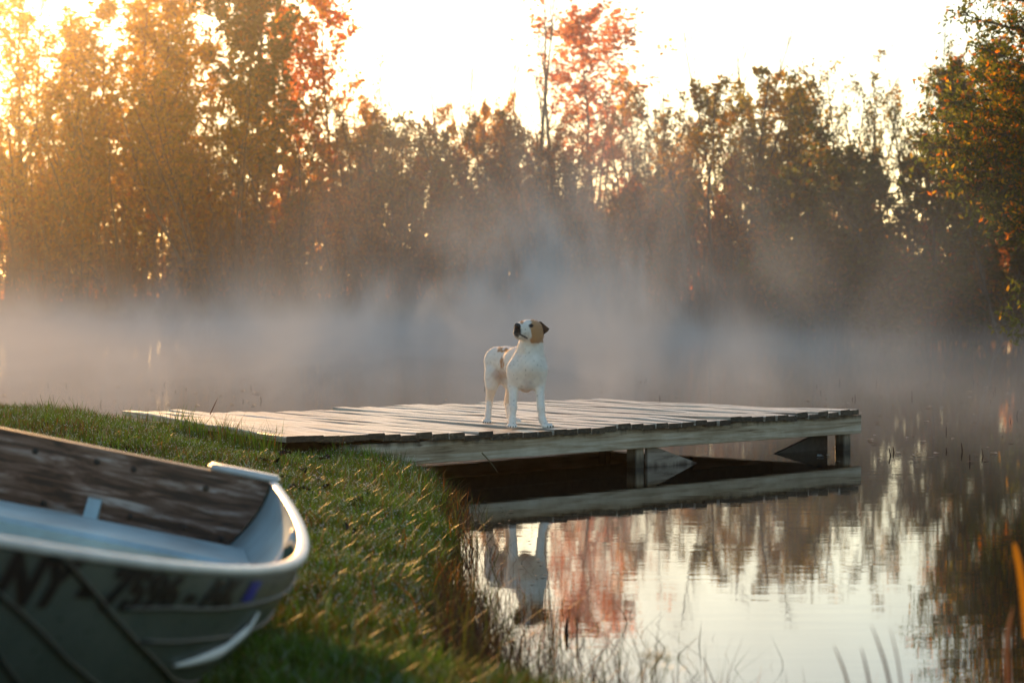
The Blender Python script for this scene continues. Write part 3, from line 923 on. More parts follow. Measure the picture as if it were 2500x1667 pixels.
    link('crown', np_mesh('crown', V, [Fh], M_leaf, np.repeat(c, 6, axis=0)), root)


overhang()

# ------------------------------------------------------------------ dock
DECK_Z = 0.300
R_END = np.array([2.62, 18.33])                    # near corner of the free end
AX = np.array([-0.685, -0.728])                     # along the dock, towards land
AX = AX / np.linalg.norm(AX)
CR = np.array([-AX[1] * -1, AX[0]])                 # across, away from the camera
CR = np.array([AX[1], -AX[0]])
if CR[1] < 0: CR = -CR
W_DECK, L_DECK = 2.58, 5.72
ang = math.atan2(AX[1], AX[0])

M_plank = wood_mat('weathered_plank', 0, [(0.36, (0.05, 0.035, 0.022)), (0.44, (0.38, 0.32, 0.25)), (0.56, (0.66, 0.61, 0.53)), (0.75, (0.77, 0.73, 0.67))], grain=(1.6, 55.0, 55.0), rough=0.36, bump=0.5, knots=False, per_object=0.22)
M_fascia = wood_mat('grey_timber', 0, [(0.35, (0.13, 0.085, 0.045)), (0.44, (0.37, 0.28, 0.185)), (0.54, (0.50, 0.42, 0.315)), (0.66, (0.62, 0.55, 0.45))], grain=(1.2, 26.0, 26.0), rough=0.6, stain=(0.158, 0.20, 0.10, (0.035, 0.026, 0.016)), bump=0.3)
M_post = wood_mat('wet_post', 0, [(0.3, (0.07, 0.05, 0.035)), (0.5, (0.28, 0.23, 0.17)), (0.75, (0.42, 0.37, 0.30))], grain=(40.0, 40.0, 2.5), rough=0.5, bump=0.4, knots=False, stain=(0.40, 0.33, 0.10, (0.02, 0.016, 0.010)))
M_brace = wood_mat('pale_board', 0, [(0.3, (0.10, 0.06, 0.04)), (0.42, (0.36, 0.30, 0.25)), (0.7, (0.52, 0.46, 0.40))], grain=(3.0, 22.0, 22.0), rough=0.55, bump=0.35, stain=(0.085, 0.045, 0.10, (0.05, 0.03, 0.02)))
M_dark = simple_mat('dark_timber', (0.035, 0.030, 0.024), 0.8, noise=0.4)  # joists and inner brace; the brace's shade is put into this tone

dock = empty('dock', (R_END[0], R_END[1], 0.0), (0, 0, ang))      # local x = towards land, local y = across (away) after the sign below
side = 1.0 if (-math.sin(ang) * CR[0] + math.cos(ang) * CR[1]) > 0 else -1.0
tag(dock, 'weathered grey plank dock running out from the grassy bank over the pond', 'dock')


def deck_z(t):
    return DECK_Z + 0.066 * np.clip((t - 3.8) / 1.8, 0, 1) ** 1.2


def board(name, L, W, T, mat, parent, loc, rot=(0, 0, 0), segs=4, warp=0.004, seed=0, bev=0.006, end_mat=None, W_end=None):
    """board lying along local x, width along y, thickness z downwards from 0"""
    r = random.Random(seed)
    bm = bmesh.new()
    rings = []
    ph, ph2 = r.uniform(0, 6), r.uniform(0, 6)
    for i in range(segs + 1):
        x = L * i / segs
        e = r.uniform(-1, 1) * warp
        cup = r.uniform(-0.5, 1) * warp
        yo = 0.6 * warp * math.sin(ph + 3 * i / segs)
        Wi = W if W_end is None else W + (W_end - W) * i / segs
        y0, y1 = yo, Wi + yo + r.uniform(-1, 1) * warp * .6
        pr = [(y0 + bev, 0 + cup), (y1 - bev, 0 + cup * .6), (y1, -bev), (y1, -T), (y0, -T), (y0, -bev)]
        xe = x
        if i in (0, segs): xe += r.uniform(-1, 1) * 0.004
        rings.append([bm.verts.new((xe, y, z + e + warp * .8 * math.sin(ph2 + 4 * i / segs))) for y, z in pr])
    for a, b_ in zip(rings, rings[1:]):
        for j in range(6):
            bm.faces.new((a[j], a[(j + 1) % 6], b_[(j + 1) % 6], b_[j]))
    for rg in (rings[0], rings[-1]):
        f = bm.faces.new(rg)
        f.material_index = 1 if end_mat else 0
    me_ = bm_mesh(name, bm, mat)
    if end_mat: me_.materials.append(end_mat)
    return link(name, me_, parent, loc, rot)


rp = random.Random(5)


def far_t(t_):
    return t_ - 0.72 * max(0.0, (t_ - 2.6) / 3.1) ** 1.8


t = 0.015
i = 0
M_plank_end = wood_mat('plank_end_grain', 0, [(0.35, (0.02, 0.016, 0.010)), (0.55, (0.07, 0.055, 0.035)), (0.75, (0.22, 0.18, 0.13))], grain=(30.0, 30.0, 110.0), rough=0.7, bump=0.5, knots=False)
while t < L_DECK:
    w = rp.choice([0.128, 0.130, 0.132, 0.126, 0.12])
    # planks lie across: local y of the dock
    over = rp.uniform(0.0, 0.018) - 0.006
    if rp.random() < 0.08: over += 0.02
    Lp = W_DECK + rp.uniform(-0.03, 0.04)
    tilt = rp.uniform(-0.006, 0.006)
    z = float(deck_z(t)) + rp.uniform(-0.004, 0.006)
    rise_ = 0.035 / W_DECK * min(1, t / 2.2)
    w_far = far_t(t + w) - far_t(t)
    te = t + w if side > 0 else t
    skew = rp.uniform(-0.002, 0.002) + side * math.atan((te - far_t(te)) / W_DECK)
    # board(): x along its own length -> dock local y ; so turn by +-90 deg
    board('plank', Lp, w, 0.036, M_plank, dock, (t + (w if side > 0 else 0), -side * (0.028 + over), z), (tilt, -(rise_ + rp.uniform(-.002, .002)), side * math.pi / 2 + skew), segs=6, warp=0.006, seed=100 + i, end_mat=M_plank_end, W_end=w_far)
    t += w + rp.choice([0.004, 0.006, 0.008, 0.003, 0.010])
    i += 1

# fascia boards, joists
FH = 0.142
ztop = DECK_Z - 0.034


def beam(name, x0, x1, y, thick, mat, z_at0, z_at1, h=FH, seed=0):
    Lb = x1 - x0
    pitch = -math.atan2(z_at1 - z_at0, Lb)
    bm = bmesh.new()
    r = random.Random(seed)
    n_ = 10
    rings = []
    for k_ in range(n_ + 1):
        xx = Lb * k_ / n_
        o1 = r.uniform(-.002, .002)
        rings.append([bm.verts.new((xx, yy_, zz_)) for yy_, zz_ in ((0.003, h + o1), (thick - .003, h + o1), (thick, h - .004), (thick, .004), (thick - .003, 0), (.003, 0), (0, .004), (0, h - .004))])
    for a, b_ in zip(rings, rings[1:]):
        for j in range(8): bm.faces.new((a[j], a[(j + 1) % 8], b_[(j + 1) % 8], b_[j]))
    bm.faces.new(rings[0]); bm.faces.new(rings[-1])
    return link(name, bm_mesh(name, bm, mat), dock, (x0, y, z_at0 - h), (0, pitch, 0))


yn = 0.0 if side > 0 else -0.04
beam('fascia_board', -0.055, 5.3, 0.0 if side > 0 else -0.04, 0.04, M_fascia, ztop + 0.002, ztop + 0.022, seed=1)
yf = side * (W_DECK - 0.045)
beam('fascia_board', 0.0, 4.8, yf if side > 0 else yf - 0.04, 0.04, M_fascia, ztop, ztop + 0.04, seed=2)
for q in (0.8, 1.6):
    beam('joist', 0.05, 5.3, side * q, 0.04, M_dark, ztop, ztop + 0.03, seed=3)
# end board across the free end
eb = beam('end_board', 0.0, W_DECK - 0.10, 0, 0.04, M_fascia, ztop - 0.004, ztop - 0.004, seed=4)
eb.location = (0.005 if side < 0 else 0.045, side * 0.05, ztop - FH - 0.004)
eb.rotation_euler = (0, 0, side * math.pi / 2)


def post(x, y, rx, ry, zt, name='post', mat=None):
    bm = bmesh.new()
    bmesh.ops.create_cone(bm, cap_ends=True, segments=4, radius1=0.062, radius2=0.062, depth=1.0, matrix=Matrix.Rotation(math.pi / 4, 4, 'Z'))
    for v in bm.verts: v.co.z = v.co.z * 1.0 + 0.0
    bmesh.ops.bevel(bm, geom=[e for e in bm.edges], offset=0.006, segments=1, affect='EDGES')
    return link(name, bm_mesh(name, bm, mat or M_post), dock, (x, y, zt - 0.5), (rx, ry, 0))


zb = ztop - 0.01
for x_ in (0.055, 2.49, 5.2):
    post(x_, side * 0.092, 0, 0, zb)
    post(x_, side * (W_DECK - 0.10), 0, 0, zb)


def brace(poly, y, th, mat):
    bm = bmesh.new()
    A = [bm.verts.new((a, y, c_)) for a, c_ in poly]
    B_ = [bm.verts.new((a, y + side * th, c_)) for a, c_ in poly]
    bm.faces.new(A); bm.faces.new(B_[::-1])
    for i_ in range(len(poly)): bm.faces.new((A[i_], B_[i_], B_[(i_ + 1) % len(poly)], A[(i_ + 1) % len(poly)]))
    bmesh.ops.bevel(bm, geom=list(bm.edges), offset=0.003, segments=1, affect='EDGES')
    return link('brace', bm_mesh('brace', bm, mat), dock)


# diagonal braces: outer coloured as lit, inner coloured as shaded, both dipping under water
brace([(2.41, 0.16), (2.41, -0.20), (0.30, -0.68), (0.30, -0.455)], side * 0.047, 0.03, M_brace)
brace([(0.10, 0.158), (0.10, -0.20), (2.2, -0.65), (2.2, -0.35)], side * 0.20, 0.03, M_dark)

# ------------------------------------------------------------------ boat
BP = dict(loc=(-1.315, 7.838, 0.716), rot=(-0.206, 0.025, 4.784), Wt=1.096, B=1.345, xm=1.515, pw=2.334, rise=0.207, L=3.7, D=0.46)


def sheer(x):
    hw = np.where(x < BP['xm'], BP['Wt'] / 2 + (BP['B'] - BP['Wt']) / 2 * np.sin(np.clip(x / BP['xm'], 0, 1) * np.pi / 2),
                  BP['B'] / 2 * (1 - np.clip((x - BP['xm']) / (BP['L'] - BP['xm']), 0, 1) ** BP['pw']))
    z = BP['rise'] * np.clip((x - BP['xm'] * 0.5) / (BP['L'] - BP['xm'] * 0.5), 0, 1) ** 2
    return hw, z


def hull_pt(x, th, off=0.0, inner=0.0):
    """x = station, th: 0 at the sheer, pi/2 at the keel; port side positive y"""
    hw, zs = sheer(x)
    dep = BP['D'] + zs - 0.62 * np.clip((x - 2.5) / 1.2, 0, 1) ** 2.2 * 0.75
    e = 2 / 1.8
    c_, s_ = np.cos(np.clip(th, 0, np.pi / 2)), np.sin(np.clip(th, 0, np.pi / 2))
    y = hw * c_ ** e
    z = zs - dep * s_ ** e
    ny, nz = c_ ** 0.9 * 1.0 + 1e-3, -s_ ** 0.9 * 0.9
    nn = np.sqrt(ny * ny + nz * nz)
    return np.stack([x + 0 * y, np.maximum(y + off * ny / nn, 0 if off <= 0 else -1), z + off * nz / nn], -1)


M_alu = None
ma, nt, out = new_mat('painted_aluminium')
tc = N(nt, 'ShaderNodeTexCoord')
n1 = N(nt, 'ShaderNodeTexNoise', Scale=4.0, Detail=7.0, Roughness=0.65)
n2 = N(nt, 'ShaderNodeTexNoise', Scale=60.0, Detail=4.0)
nt.links.new(tc.outputs['Object'], n1.inputs['Vector'])
nt.links.new(tc.outputs['Object'], n2.inputs['Vector'])
r1 = ramp(nt, [(0.30, (0.125, 0.165, 0.15)), (0.5, (0.165, 0.205, 0.188)), (0.70, (0.195, 0.235, 0.215))])
nt.links.new(n1.outputs['Fac'], r1.inputs[0])
b = N(nt, 'ShaderNodeBsdfPrincipled', Roughness=0.36, Metallic=0.55)
r2 = ramp(nt, [(0.3, (0.25, 0.25, 0.25)), (0.7, (0.5, 0.5, 0.5))])
nt.links.new(n2.outputs['Fac'], r2.inputs[0])
nt.links.new(r2.outputs[0], b.inputs['Roughness'])
nt.links.new(r1.outputs[0], b.inputs['Base Color'])
nt.links.new(b.outputs[0], out.inputs[0])
M_alu = ma
M_alu_in = simple_mat('inner_aluminium', (0.50, 0.66, 0.68), 0.35, metallic=0.3, noise=0.25, scale=5)
M_rim = simple_mat('bright_rim', (0.72, 0.72, 0.70), 0.35, metallic=0.25, noise=0.12, scale=14)
M_rail = simple_mat('dark_rail', (0.035, 0.045, 0.042), 0.5, metallic=0.3)
M_glint = simple_mat('glint_white', (0.78, 0.78, 0.76), 0.45, noise=0.08)  # glint on the hull's turn, put into a white colour
M_letter = simple_mat('black_lettering', (0.004, 0.005, 0.007), 0.5)
M_blue = simple_mat('blue_sticker', (0.012, 0.03, 0.32), 0.45)
M_bolt = simple_mat('bolt', (0.05, 0.045, 0.04), 0.45, metallic=0.7)
M_sock = simple_mat('green_plastic', (0.012, 0.07, 0.06), 0.5)
M_transom = wood_mat('transom_wood', 0, [(0.40, (0.028, 0.014, 0.008)), (0.48, (0.12, 0.06, 0.036)), (0.55, (0.23, 0.14, 0.105)), (0.66, (0.52, 0.45, 0.41))], grain=(20.0, 4.5, 40.0), rough=0.5, bump=0.4, per_object=0.02)

boat = empty('rowing_boat', BP['loc'], BP['rot'])
tag(boat, 'aluminium rowing boat with a wooden transom board heeled over on the grass', 'boat')

xs = np.concatenate([np.linspace(0, 3.0, 46), np.linspace(3.03, 3.695, 26)])
ths = np.linspace(0, np.pi / 2, 30)
XX, TT = np.meshgrid(xs, ths, indexing='ij')
Pp = hull_pt(XX, TT)
Ps = Pp * np.array([1, -1, 1])
full = np.concatenate([Pp, Ps[:, ::-1][:, 1:]], 1)             # port sheer -> keel -> starboard sheer
nX, nT = full.shape[:2]
idx = np.arange(nX - 1)[:, None] * nT + np.arange(nT - 1)[None]
q = np.stack([idx, idx + 1, idx + nT + 1, idx + nT], -1).reshape(-1, 4)
V = full.reshape(-1, 3)
hull = link('hull', np_mesh('hull', V, [q], M_alu, smooth=True), boat)
# inner skin, 8 mm inside
Pi = hull_pt(XX, TT, off=-0.008)
Pi = np.concatenate([Pi, (Pi * np.array([1, -1, 1]))[:, ::-1][:, 1:]], 1)
link('inner_skin', np_mesh('inner_skin', Pi.reshape(-1, 3), [q[:, ::-1]], M_alu_in, smooth=True), boat)


def strip(name, pts, rad, mat, parent, sides=8, flat=1.0):
    V_, Q_ = tubes([(np.asarray(pts), np.full(len(pts), rad) if np.isscalar(rad) else rad)], sides)
    bm = bmesh.new()
    vs_ = [bm.verts.new(v) for v in V_]
    for f in Q_: bm.faces.new([vs_[k_] for k_ in f])
    bm.faces.new(vs_[:sides][::-1]); bm.faces.new(vs_[-sides:])
    return link(name, bm_mesh(name, bm, mat, True), parent)


# gunwale: flat rounded rim following the sheer, both sides in one piece round the bow
def gunwale():
    sx_ = np.concatenate([np.linspace(0.0, 3.2, 60), np.linspace(3.22, 3.69, 24)])
    hw, zs = sheer(sx_)
    pr = [(-0.020, 0.000), (-0.018, 0.006), (-0.008, 0.009), (0.006, 0.008), (0.011, 0.003), (0.011, -0.009), (0.007, -0.012), (0.003, -0.005), (-0.016, -0.003)]
    V_ = []
    for sgn in (1, -1):
        loop_x = sx_ if sgn == 1 else sx_[::-1]
        h_, z_ = (hw, zs) if sgn == 1 else (hw[::-1], zs[::-1])
        for a, b_, c_ in zip(loop_x, h_, z_):
            for dy, dz in pr: V_.append((a, sgn * max(b_ + dy, 0.002), c_ + dz))
    m_ = len(pr)
    rows = len(V_) // m_
    Q_ = []
    for i_ in range(rows - 1):
        for j in range(m_): Q_.append((i_ * m_ + j, i_ * m_ + (j + 1) % m_, (i_ + 1) * m_ + (j + 1) % m_, (i_ + 1) * m_ + j))
    return np_mesh('gunwale', V_, [np.array(Q_)], M_rim, smooth=True)


link('gunwale', gunwale(), boat)


# transom: plate outside, wooden board inside
def transom_shape(x, th, z_top, shrink=0.0):
    tt = np.linspace(0, np.pi / 2, 18)
    p = hull_pt(np.full_like(tt, 0.01), tt, off=-shrink)
    ring = [(v[1], min(v[2], z_top)) for v in p]
    ring = ring + [(-a, c_) for a, c_ in ring[::-1][1:]]
    bm = bmesh.new()
    A = [bm.verts.new((x, a, c_)) for a, c_ in ring]
    B_ = [bm.verts.new((x + th, a, c_)) for a, c_ in ring]
    bm.faces.new(A); bm.faces.new(B_[::-1])
    for i_ in range(len(ring)):
        j = (i_ + 1) % len(ring)
        bm.faces.new((A[i_], B_[i_], B_[j], A[j]))
    return bm


link('transom_plate', bm_mesh('transom_plate', transom_shape(-0.004, 0.006, 0.0), M_alu), boat)
tw = link('transom_board', bm_mesh('transom_board', transom_shape(0.004, 0.038, 0.018, 0.012), M_transom), boat)
for (yy_, zz_) in [(-0.42, -0.05), (-0.22, -0.05), (0.10, -0.045), (0.34, -0.06), (-0.40, -0.17), (-0.16, -0.21), (0.12, -0.2), (0.30, -0.2), (0.42, -0.21), (-0.02, -0.045)]:
    bm = bmesh.new()
    bmesh.ops.create_uvsphere(bm, u_segments=10, v_segments=6, radius=0.011)
    for v in bm.verts: v.co.x *= 0.5
    link('bolt', bm_mesh('bolt', bm, M_bolt, True), tw, (0.044, yy_, zz_))
for sgn in (1, -1):
    bm = bmesh.new()
    pts = [(-0.015, 0.0), (0.062, 0.0), (0.062, 0.235), (-0.015, 0.235)]
    y0 = BP['Wt'] / 2 + 0.02
    top = [bm.verts.new((a, sgn * (y0 - b_), 0.023)) for a, b_ in [(-0.02, 0), (0.055, 0.0), (0.062, 0.03), (0.062, 0.225 if sgn > 0 else 0.11), (0.05, 0.235 if sgn > 0 else 0.12), (-0.02, 0.235 if sgn > 0 else 0.12)]]
    low = [bm.verts.new((v.co.x, v.co.y, 0.003)) for v in top]
    bm.faces.new(top); bm.faces.new(low[::-1])
    for i_ in range(6): bm.faces.new((top[i_], low[i_], low[(i_ + 1) % 6], top[(i_ + 1) % 6]))
    bmesh.ops.bevel(bm, geom=list(bm.edges), offset=0.008, segments=2, affect='EDGES')
    link('corner_cap', bm_mesh('corner_cap', bm, M_rim, True), boat)
# knee brace
bm = bmesh.new()
tri = [(0.043, -0.16), (0.043, -0.40), (0.33, -0.40), (0.075, -0.16)]
A = [bm.verts.new((a, 0.022, c_)) for a, c_ in tri]
B_ = [bm.verts.new((a, -0.022, c_)) for a, c_ in tri]
bm.faces.new(A); bm.faces.new(B_[::-1])
for i_ in range(4): bm.faces.new((A[i_], B_[i_], B_[(i_ + 1) % 4], A[(i_ + 1) % 4]))
link('knee_brace', bm_mesh('knee_brace', bm, M_alu_in), boat)


def bench(x0, x1, z):
    """thwart running from side to side, box folded from sheet, ends fitted to the hull"""
    bm = bmesh.new()
    prof = [(x0, z - 0.20), (x0, z - 0.012), (x0 + 0.012, z), (x1 - 0.02, z), (x1, z - 0.014), (x1 + 0.004, z - 0.20)]

    def half(x, zz):
        tt = np.linspace(0, np.pi / 2, 160)
        p = hull_pt(np.full_like(tt, x), tt, off=-0.012)
        return float(np.interp(zz, p[::-1, 2], p[::-1, 1]))
    L_ = [bm.verts.new((a, half(a, c_), c_)) for a, c_ in prof]
    R_ = [bm.verts.new((a, -half(a, c_), c_)) for a, c_ in prof]
    for i_ in range(len(prof) - 1): bm.faces.new((L_[i_], L_[i_ + 1], R_[i_ + 1], R_[i_]))
    return bm


for (x0, x1, z) in ((0.30, 0.66, -0.19), (1.62, 1.92, -0.17)):
    link('bench', bm_mesh('bench', bench(x0, x1, z), M_alu_in), boat)
# ribs inside
for x in (1.05, 2.35):
    tt = np.linspace(0.03, np.pi - 0.03, 40)
    pts = [hull_pt(np.array(x), np.array(min(a, np.pi - a)), off=-0.014) * (np.array([1, 1, 1]) if a < np.pi / 2 else np.array([1, -1, 1])) for a in tt]
    strip('rib', pts, 0.013, M_rim, boat)
# oarlock sockets
for sgn in (1, -1):
    hw, zs = sheer(np.array(1.32))
    bm = bmesh.new()
    bmesh.ops.create_cube(bm, size=1.0)
    for v in bm.verts: v.co = Vector((v.co.x * 0.11, v.co.y * 0.03, v.co.z * 0.075))
    bmesh.ops.bevel(bm, geom=list(bm.edges), offset=0.008, segments=2, affect='EDGES')
    link('oarlock_socket', bm_mesh('oarlock_socket', bm, M_sock), boat, (1.32, sgn * (float(hw) - 0.035), float(zs) - 0.055))


# rails and creases pressed into the hull
def hull_curve(pts, n=24, off=0.004):
    pts = np.array(pts, float)
    u = np.linspace(0, len(pts) - 1, n)
    x = np.interp(u, np.arange(len(pts)), pts[:, 0])
    th = np.interp(u, np.arange(len(pts)), pts[:, 1])
    return hull_pt(x, th, off)


for sgn in (1, -1):
    fl = np.array([1, sgn, 1])
    strip('spray_rail', hull_curve([(0.05, 0.20), (1.5, 0.19), (2.42, 0.185), (2.98, 0.205), (3.14, 0.236)]) * fl, 0.005, M_rail, boat)
    strip('spray_rail', hull_curve([(0.05, 0.42), (1.5, 0.38), (2.69, 0.335), (3.01, 0.362)]) * fl, 0.005, M_rail, boat)
    strip('chine_seam', hull_curve([(3.43, 0.02), (3.38, 0.05), (3.29, 0.163), (3.18, 0.273), (3.03, 0.373), (2.7, 0.536), (2.2, 0.68), (1.2, 0.80), (0.05, 0.85)], 40) * fl, 0.006, M_rail, boat)
    strip('chine_seam', hull_curve([(3.52, 0.33), (3.49, 0.357), (3.38, 0.436), (3.26, 0.515), (3.11, 0.578), (2.6, 0.76), (1.2, 0.95), (0.05, 1.0)], 40) * fl, 0.006, M_rail, boat)
    strip('chine_seam', hull_curve([(3.48, 0.62), (3.40, 0.688), (3.2, 0.80), (2.6, 1.0), (1.2, 1.15), (0.05, 1.18)], 40) * fl, 0.006, M_rail, boat)
strip('keel_strip', [hull_pt(np.array(x), np.array(np.pi / 2)) + np.array([0, 0, -0.006]) for x in np.linspace(0.0, 3.69, 50)], 0.012, M_alu, boat)

# white strip low on the quarter, added for the bright glint there
def glint_strip():
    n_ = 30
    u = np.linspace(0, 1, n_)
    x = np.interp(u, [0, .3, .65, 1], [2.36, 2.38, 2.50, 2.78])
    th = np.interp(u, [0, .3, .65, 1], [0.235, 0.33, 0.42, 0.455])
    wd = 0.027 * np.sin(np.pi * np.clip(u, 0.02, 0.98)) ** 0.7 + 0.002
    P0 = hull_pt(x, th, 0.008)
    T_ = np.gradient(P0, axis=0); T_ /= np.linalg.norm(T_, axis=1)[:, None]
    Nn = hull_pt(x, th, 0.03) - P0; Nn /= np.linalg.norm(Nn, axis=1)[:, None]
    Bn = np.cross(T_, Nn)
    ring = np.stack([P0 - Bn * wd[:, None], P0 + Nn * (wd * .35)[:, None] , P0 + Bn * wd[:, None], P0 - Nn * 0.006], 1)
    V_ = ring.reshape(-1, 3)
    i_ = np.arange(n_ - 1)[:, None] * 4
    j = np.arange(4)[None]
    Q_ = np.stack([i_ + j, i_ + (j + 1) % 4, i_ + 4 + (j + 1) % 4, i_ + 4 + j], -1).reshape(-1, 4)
    return np_mesh('hull_glint', V_, [Q_], M_glint, smooth=True)


link('hull_glint', glint_strip(), boat)

# registration number, lying on the hull
fc = bpy.data.curves.new('lettering', 'FONT')
fc.body = 'NY - 7596 - AK'
fc.size = 1.0
fc.shear = 0.28
fc.offset = 0.055
fc.space_character = 1.02
tmp = bpy.data.objects.new('lettering', fc)
COL.objects.link(tmp)
dg = bpy.context.evaluated_depsgraph_get()
me = bpy.data.meshes.new_from_object(tmp.evaluated_get(dg))
bpy.data.objects.remove(tmp)
bm = bmesh.new()
bm.from_mesh(me)
for _ in range(2):
    bmesh.ops.subdivide_edges(bm, edges=[e for e in bm.edges if e.calc_length() > 0.12], cuts=1)
bmesh.ops.triangulate(bm, faces=bm.faces)
co = np.array([v.co for v in bm.verts])
u = (co[:, 0] - co[:, 0].min()) / (co[:, 0].max() - co[:, 0].min())
v_ = co[:, 1] / 0.72
arc_x = np.linspace(3.53, 2.60, 60)
hp = hull_pt(arc_x, np.full(60, 0.12))
s_arc = np.concatenate([[0], np.cumsum(np.linalg.norm(np.diff(hp, axis=0), axis=1))])
xs_ = np.interp(u * s_arc[-1], s_arc, arc_x)
lo = np.interp(xs_, [2.6, 3.0, 3.3, 3.5], [0.178, 0.205, 0.27, 0.36])
hi = np.interp(xs_, [2.6, 3.0, 3.3, 3.5], [0.055, 0.050, 0.050, 0.060])
th = lo + (hi - lo) * v_
pp = hull_pt(xs_, th, 0.0045)
for q_, v in zip(pp, bm.verts): v.co = Vector(q_)
link('registration_lettering', bm_mesh('registration_lettering', bm, M_letter), boat)
# sticker: slanted blue square astern of the number
uu, vv = np.meshgrid(np.linspace(0, 1, 5), np.linspace(0, 1, 5), indexing='ij')
sx0 = 2.555 - 0.085 * uu - (-0.035) * (vv - 0.5) * -1
P0 = hull_pt(sx0, 0.165 + (0.065 - 0.165) * vv, 0.005)
ii_ = np.arange(4)[:, None] * 5 + np.arange(4)[None]
Q_ = np.stack([ii_, ii_ + 5, ii_ + 6, ii_ + 1], -1).reshape(-1, 4)
link('registration_sticker', np_mesh('registration_sticker', P0.reshape(-1, 3), [Q_], M_blue), boat)
#BOAT_END

# ------------------------------------------------------------------ dog
DF = 16.0                                                     # distance of its front paws


def dp(zx, zy, dy=0.0):
    d = DF + dy * DK
    return np.array(at(1100 + zx / 4.3556, 740 + zy / 4.3556, d))


def smin(a, b_, k_):
    h = np.clip(0.5 + 0.5 * (b_ - a) / k_, 0, 1)
    return b_ * (1 - h) + a * h - k_ * h * (1 - h)


DOG = []
DK = DF / 15.09


def cap(a, b_, r0, r1, k_=0.02):
    DOG.append((np.asarray(a), np.asarray(b_), r0 * DK, r1 * DK, k_))


# trunk
cap(dp(815, 700, .13), dp(735, 635, .32), .098, .096, .05)
cap(dp(735, 635, .32), dp(600, 610, .52), .094, .080, .05)
cap(dp(600, 610, .52), dp(505, 590, .60), .080, .078, .05)
cap(dp(735, 660, .36), dp(610, 670, .50), .075, .062, .04)
cap(dp(815, 800, .10), dp(800, 865, .17), .080, .050, .04)     # brisket
cap(dp(735, 700, .10), dp(895, 705, .11), .070, .068, .05)     # shoulders
cap(dp(825, 600, .12), dp(850, 660, .04), .085, .075, .05)
# neck
cap(dp(850, 575, .11), dp(852, 455, .08), .082, .071, .05)
cap(dp(852, 455, .08), dp(872, 340, .06), .070, .062, .04)
# near-side throat folds
cap(dp(790, 430, .03), dp(830, 560, .04), .026, .030, .03)
for q_ in ((772, 415, 790, 520), (805, 420, 822, 560), (835, 425, 862, 545)):
    cap(dp(q_[0], q_[1], .004), dp(q_[2], q_[3], .012), .013, .010, .012)
cap(dp(790, 600, .012), dp(770, 690, .02), .022, .03, .02)
cap(dp(890, 600, .015), dp(905, 690, .02), .022, .03, .02)
# head
cap(dp(878, 282, .04), dp(850, 270, .01), .060, .055, .03)
cap(dp(905, 340, .02), dp(880, 360, .0), .046, .042, .03)
cap(dp(820, 285, -.02), dp(745, 290, -.07), .046, .036, .03)
cap(dp(800, 250, -.02), dp(728, 255, -.08), .032, .026, .025)
cap(dp(790, 330, -.02), dp(718, 318, -.085), .036, .029, .02)
cap(dp(770, 358, -.01), dp(712, 355, -.07), .022, .015, .012)  # lower jaw
cap(dp(752, 224, .02), dp(790, 226, .02), .020, .026, .02)     # far brow
cap(dp(848, 226, -.012), dp(880, 232, .0), .016, .014, .012)   # near brow
# foreleg at the viewer's left
cap(dp(715, 720, .08), dp(668, 880, .10), .066, .036, .04)
cap(dp(668, 880, .10), dp(664, 1110, .02), .030, .0225, .02)
cap(dp(664, 1110, .02), dp(655, 1235, .005), .0222, .0215, .015)
cap(dp(655, 1240, .0), dp(652, 1303, -.035), .023, .022, .012)
# foreleg at the viewer's right
cap(dp(915, 720, .08), dp(945, 880, .10), .064, .034, .04)
cap(dp(945, 880, .10), dp(962, 1110, .02), .029, .0225, .02)
cap(dp(962, 1110, .02), dp(975, 1235, .005), .0222, .0215, .015)
cap(dp(976, 1240, .0), dp(1010, 1300, -.03), .023, .021, .012)
# hind leg at the viewer's left
cap(dp(490, 640, .60), dp(448, 800, .54), .080, .050, .04)
cap(dp(455, 760, .53), dp(438, 880, .52), .050, .036, .03)
cap(dp(438, 880, .52), dp(412, 1040, .62), .036, .0215, .02)
cap(dp(412, 1040, .62), dp(398, 1190, .52), .0215, .020, .012)
cap(dp(398, 1195, .52), dp(385, 1262, .46), .020, .021, .012)
# other hind leg
cap(dp(590, 660, .60), dp(620, 820, .55), .070, .046, .04)
cap(dp(620, 820, .55), dp(650, 880, .55), .044, .036, .03)
cap(dp(650, 880, .55), dp(600, 1060, .72), .033, .019, .02)
cap(dp(600, 1060, .72), dp(628, 1200, .66), .0195, .018, .012)
cap(dp(628, 1205, .66), dp(690, 1256, .60), .019, .021, .012)
# toes
for (cx_, cy_, dy_, fan_, dirx) in ((652, 1308, -.045, 34, 0), (1022, 1306, -.045, 36, 14), (385, 1264, .445, 30, 0), (700, 1252, .59, 24, 8)):
    for q_ in (-1.5, -.5, .5, 1.5):
        c0 = dp(cx_ + q_ * fan_ * .62, cy_ - 10, dy_ + .02)
        c1 = dp(cx_ + q_ * fan_ * .75 + dirx, cy_ + 8 - abs(q_) * 3, dy_ - .012 + abs(q_) * .006)
        cap(c0, c1, .0125, .0115, .006)
# tail stump behind the rump
cap(dp(478, 555, .68), dp(500, 600, .78), .022, .012, .02)

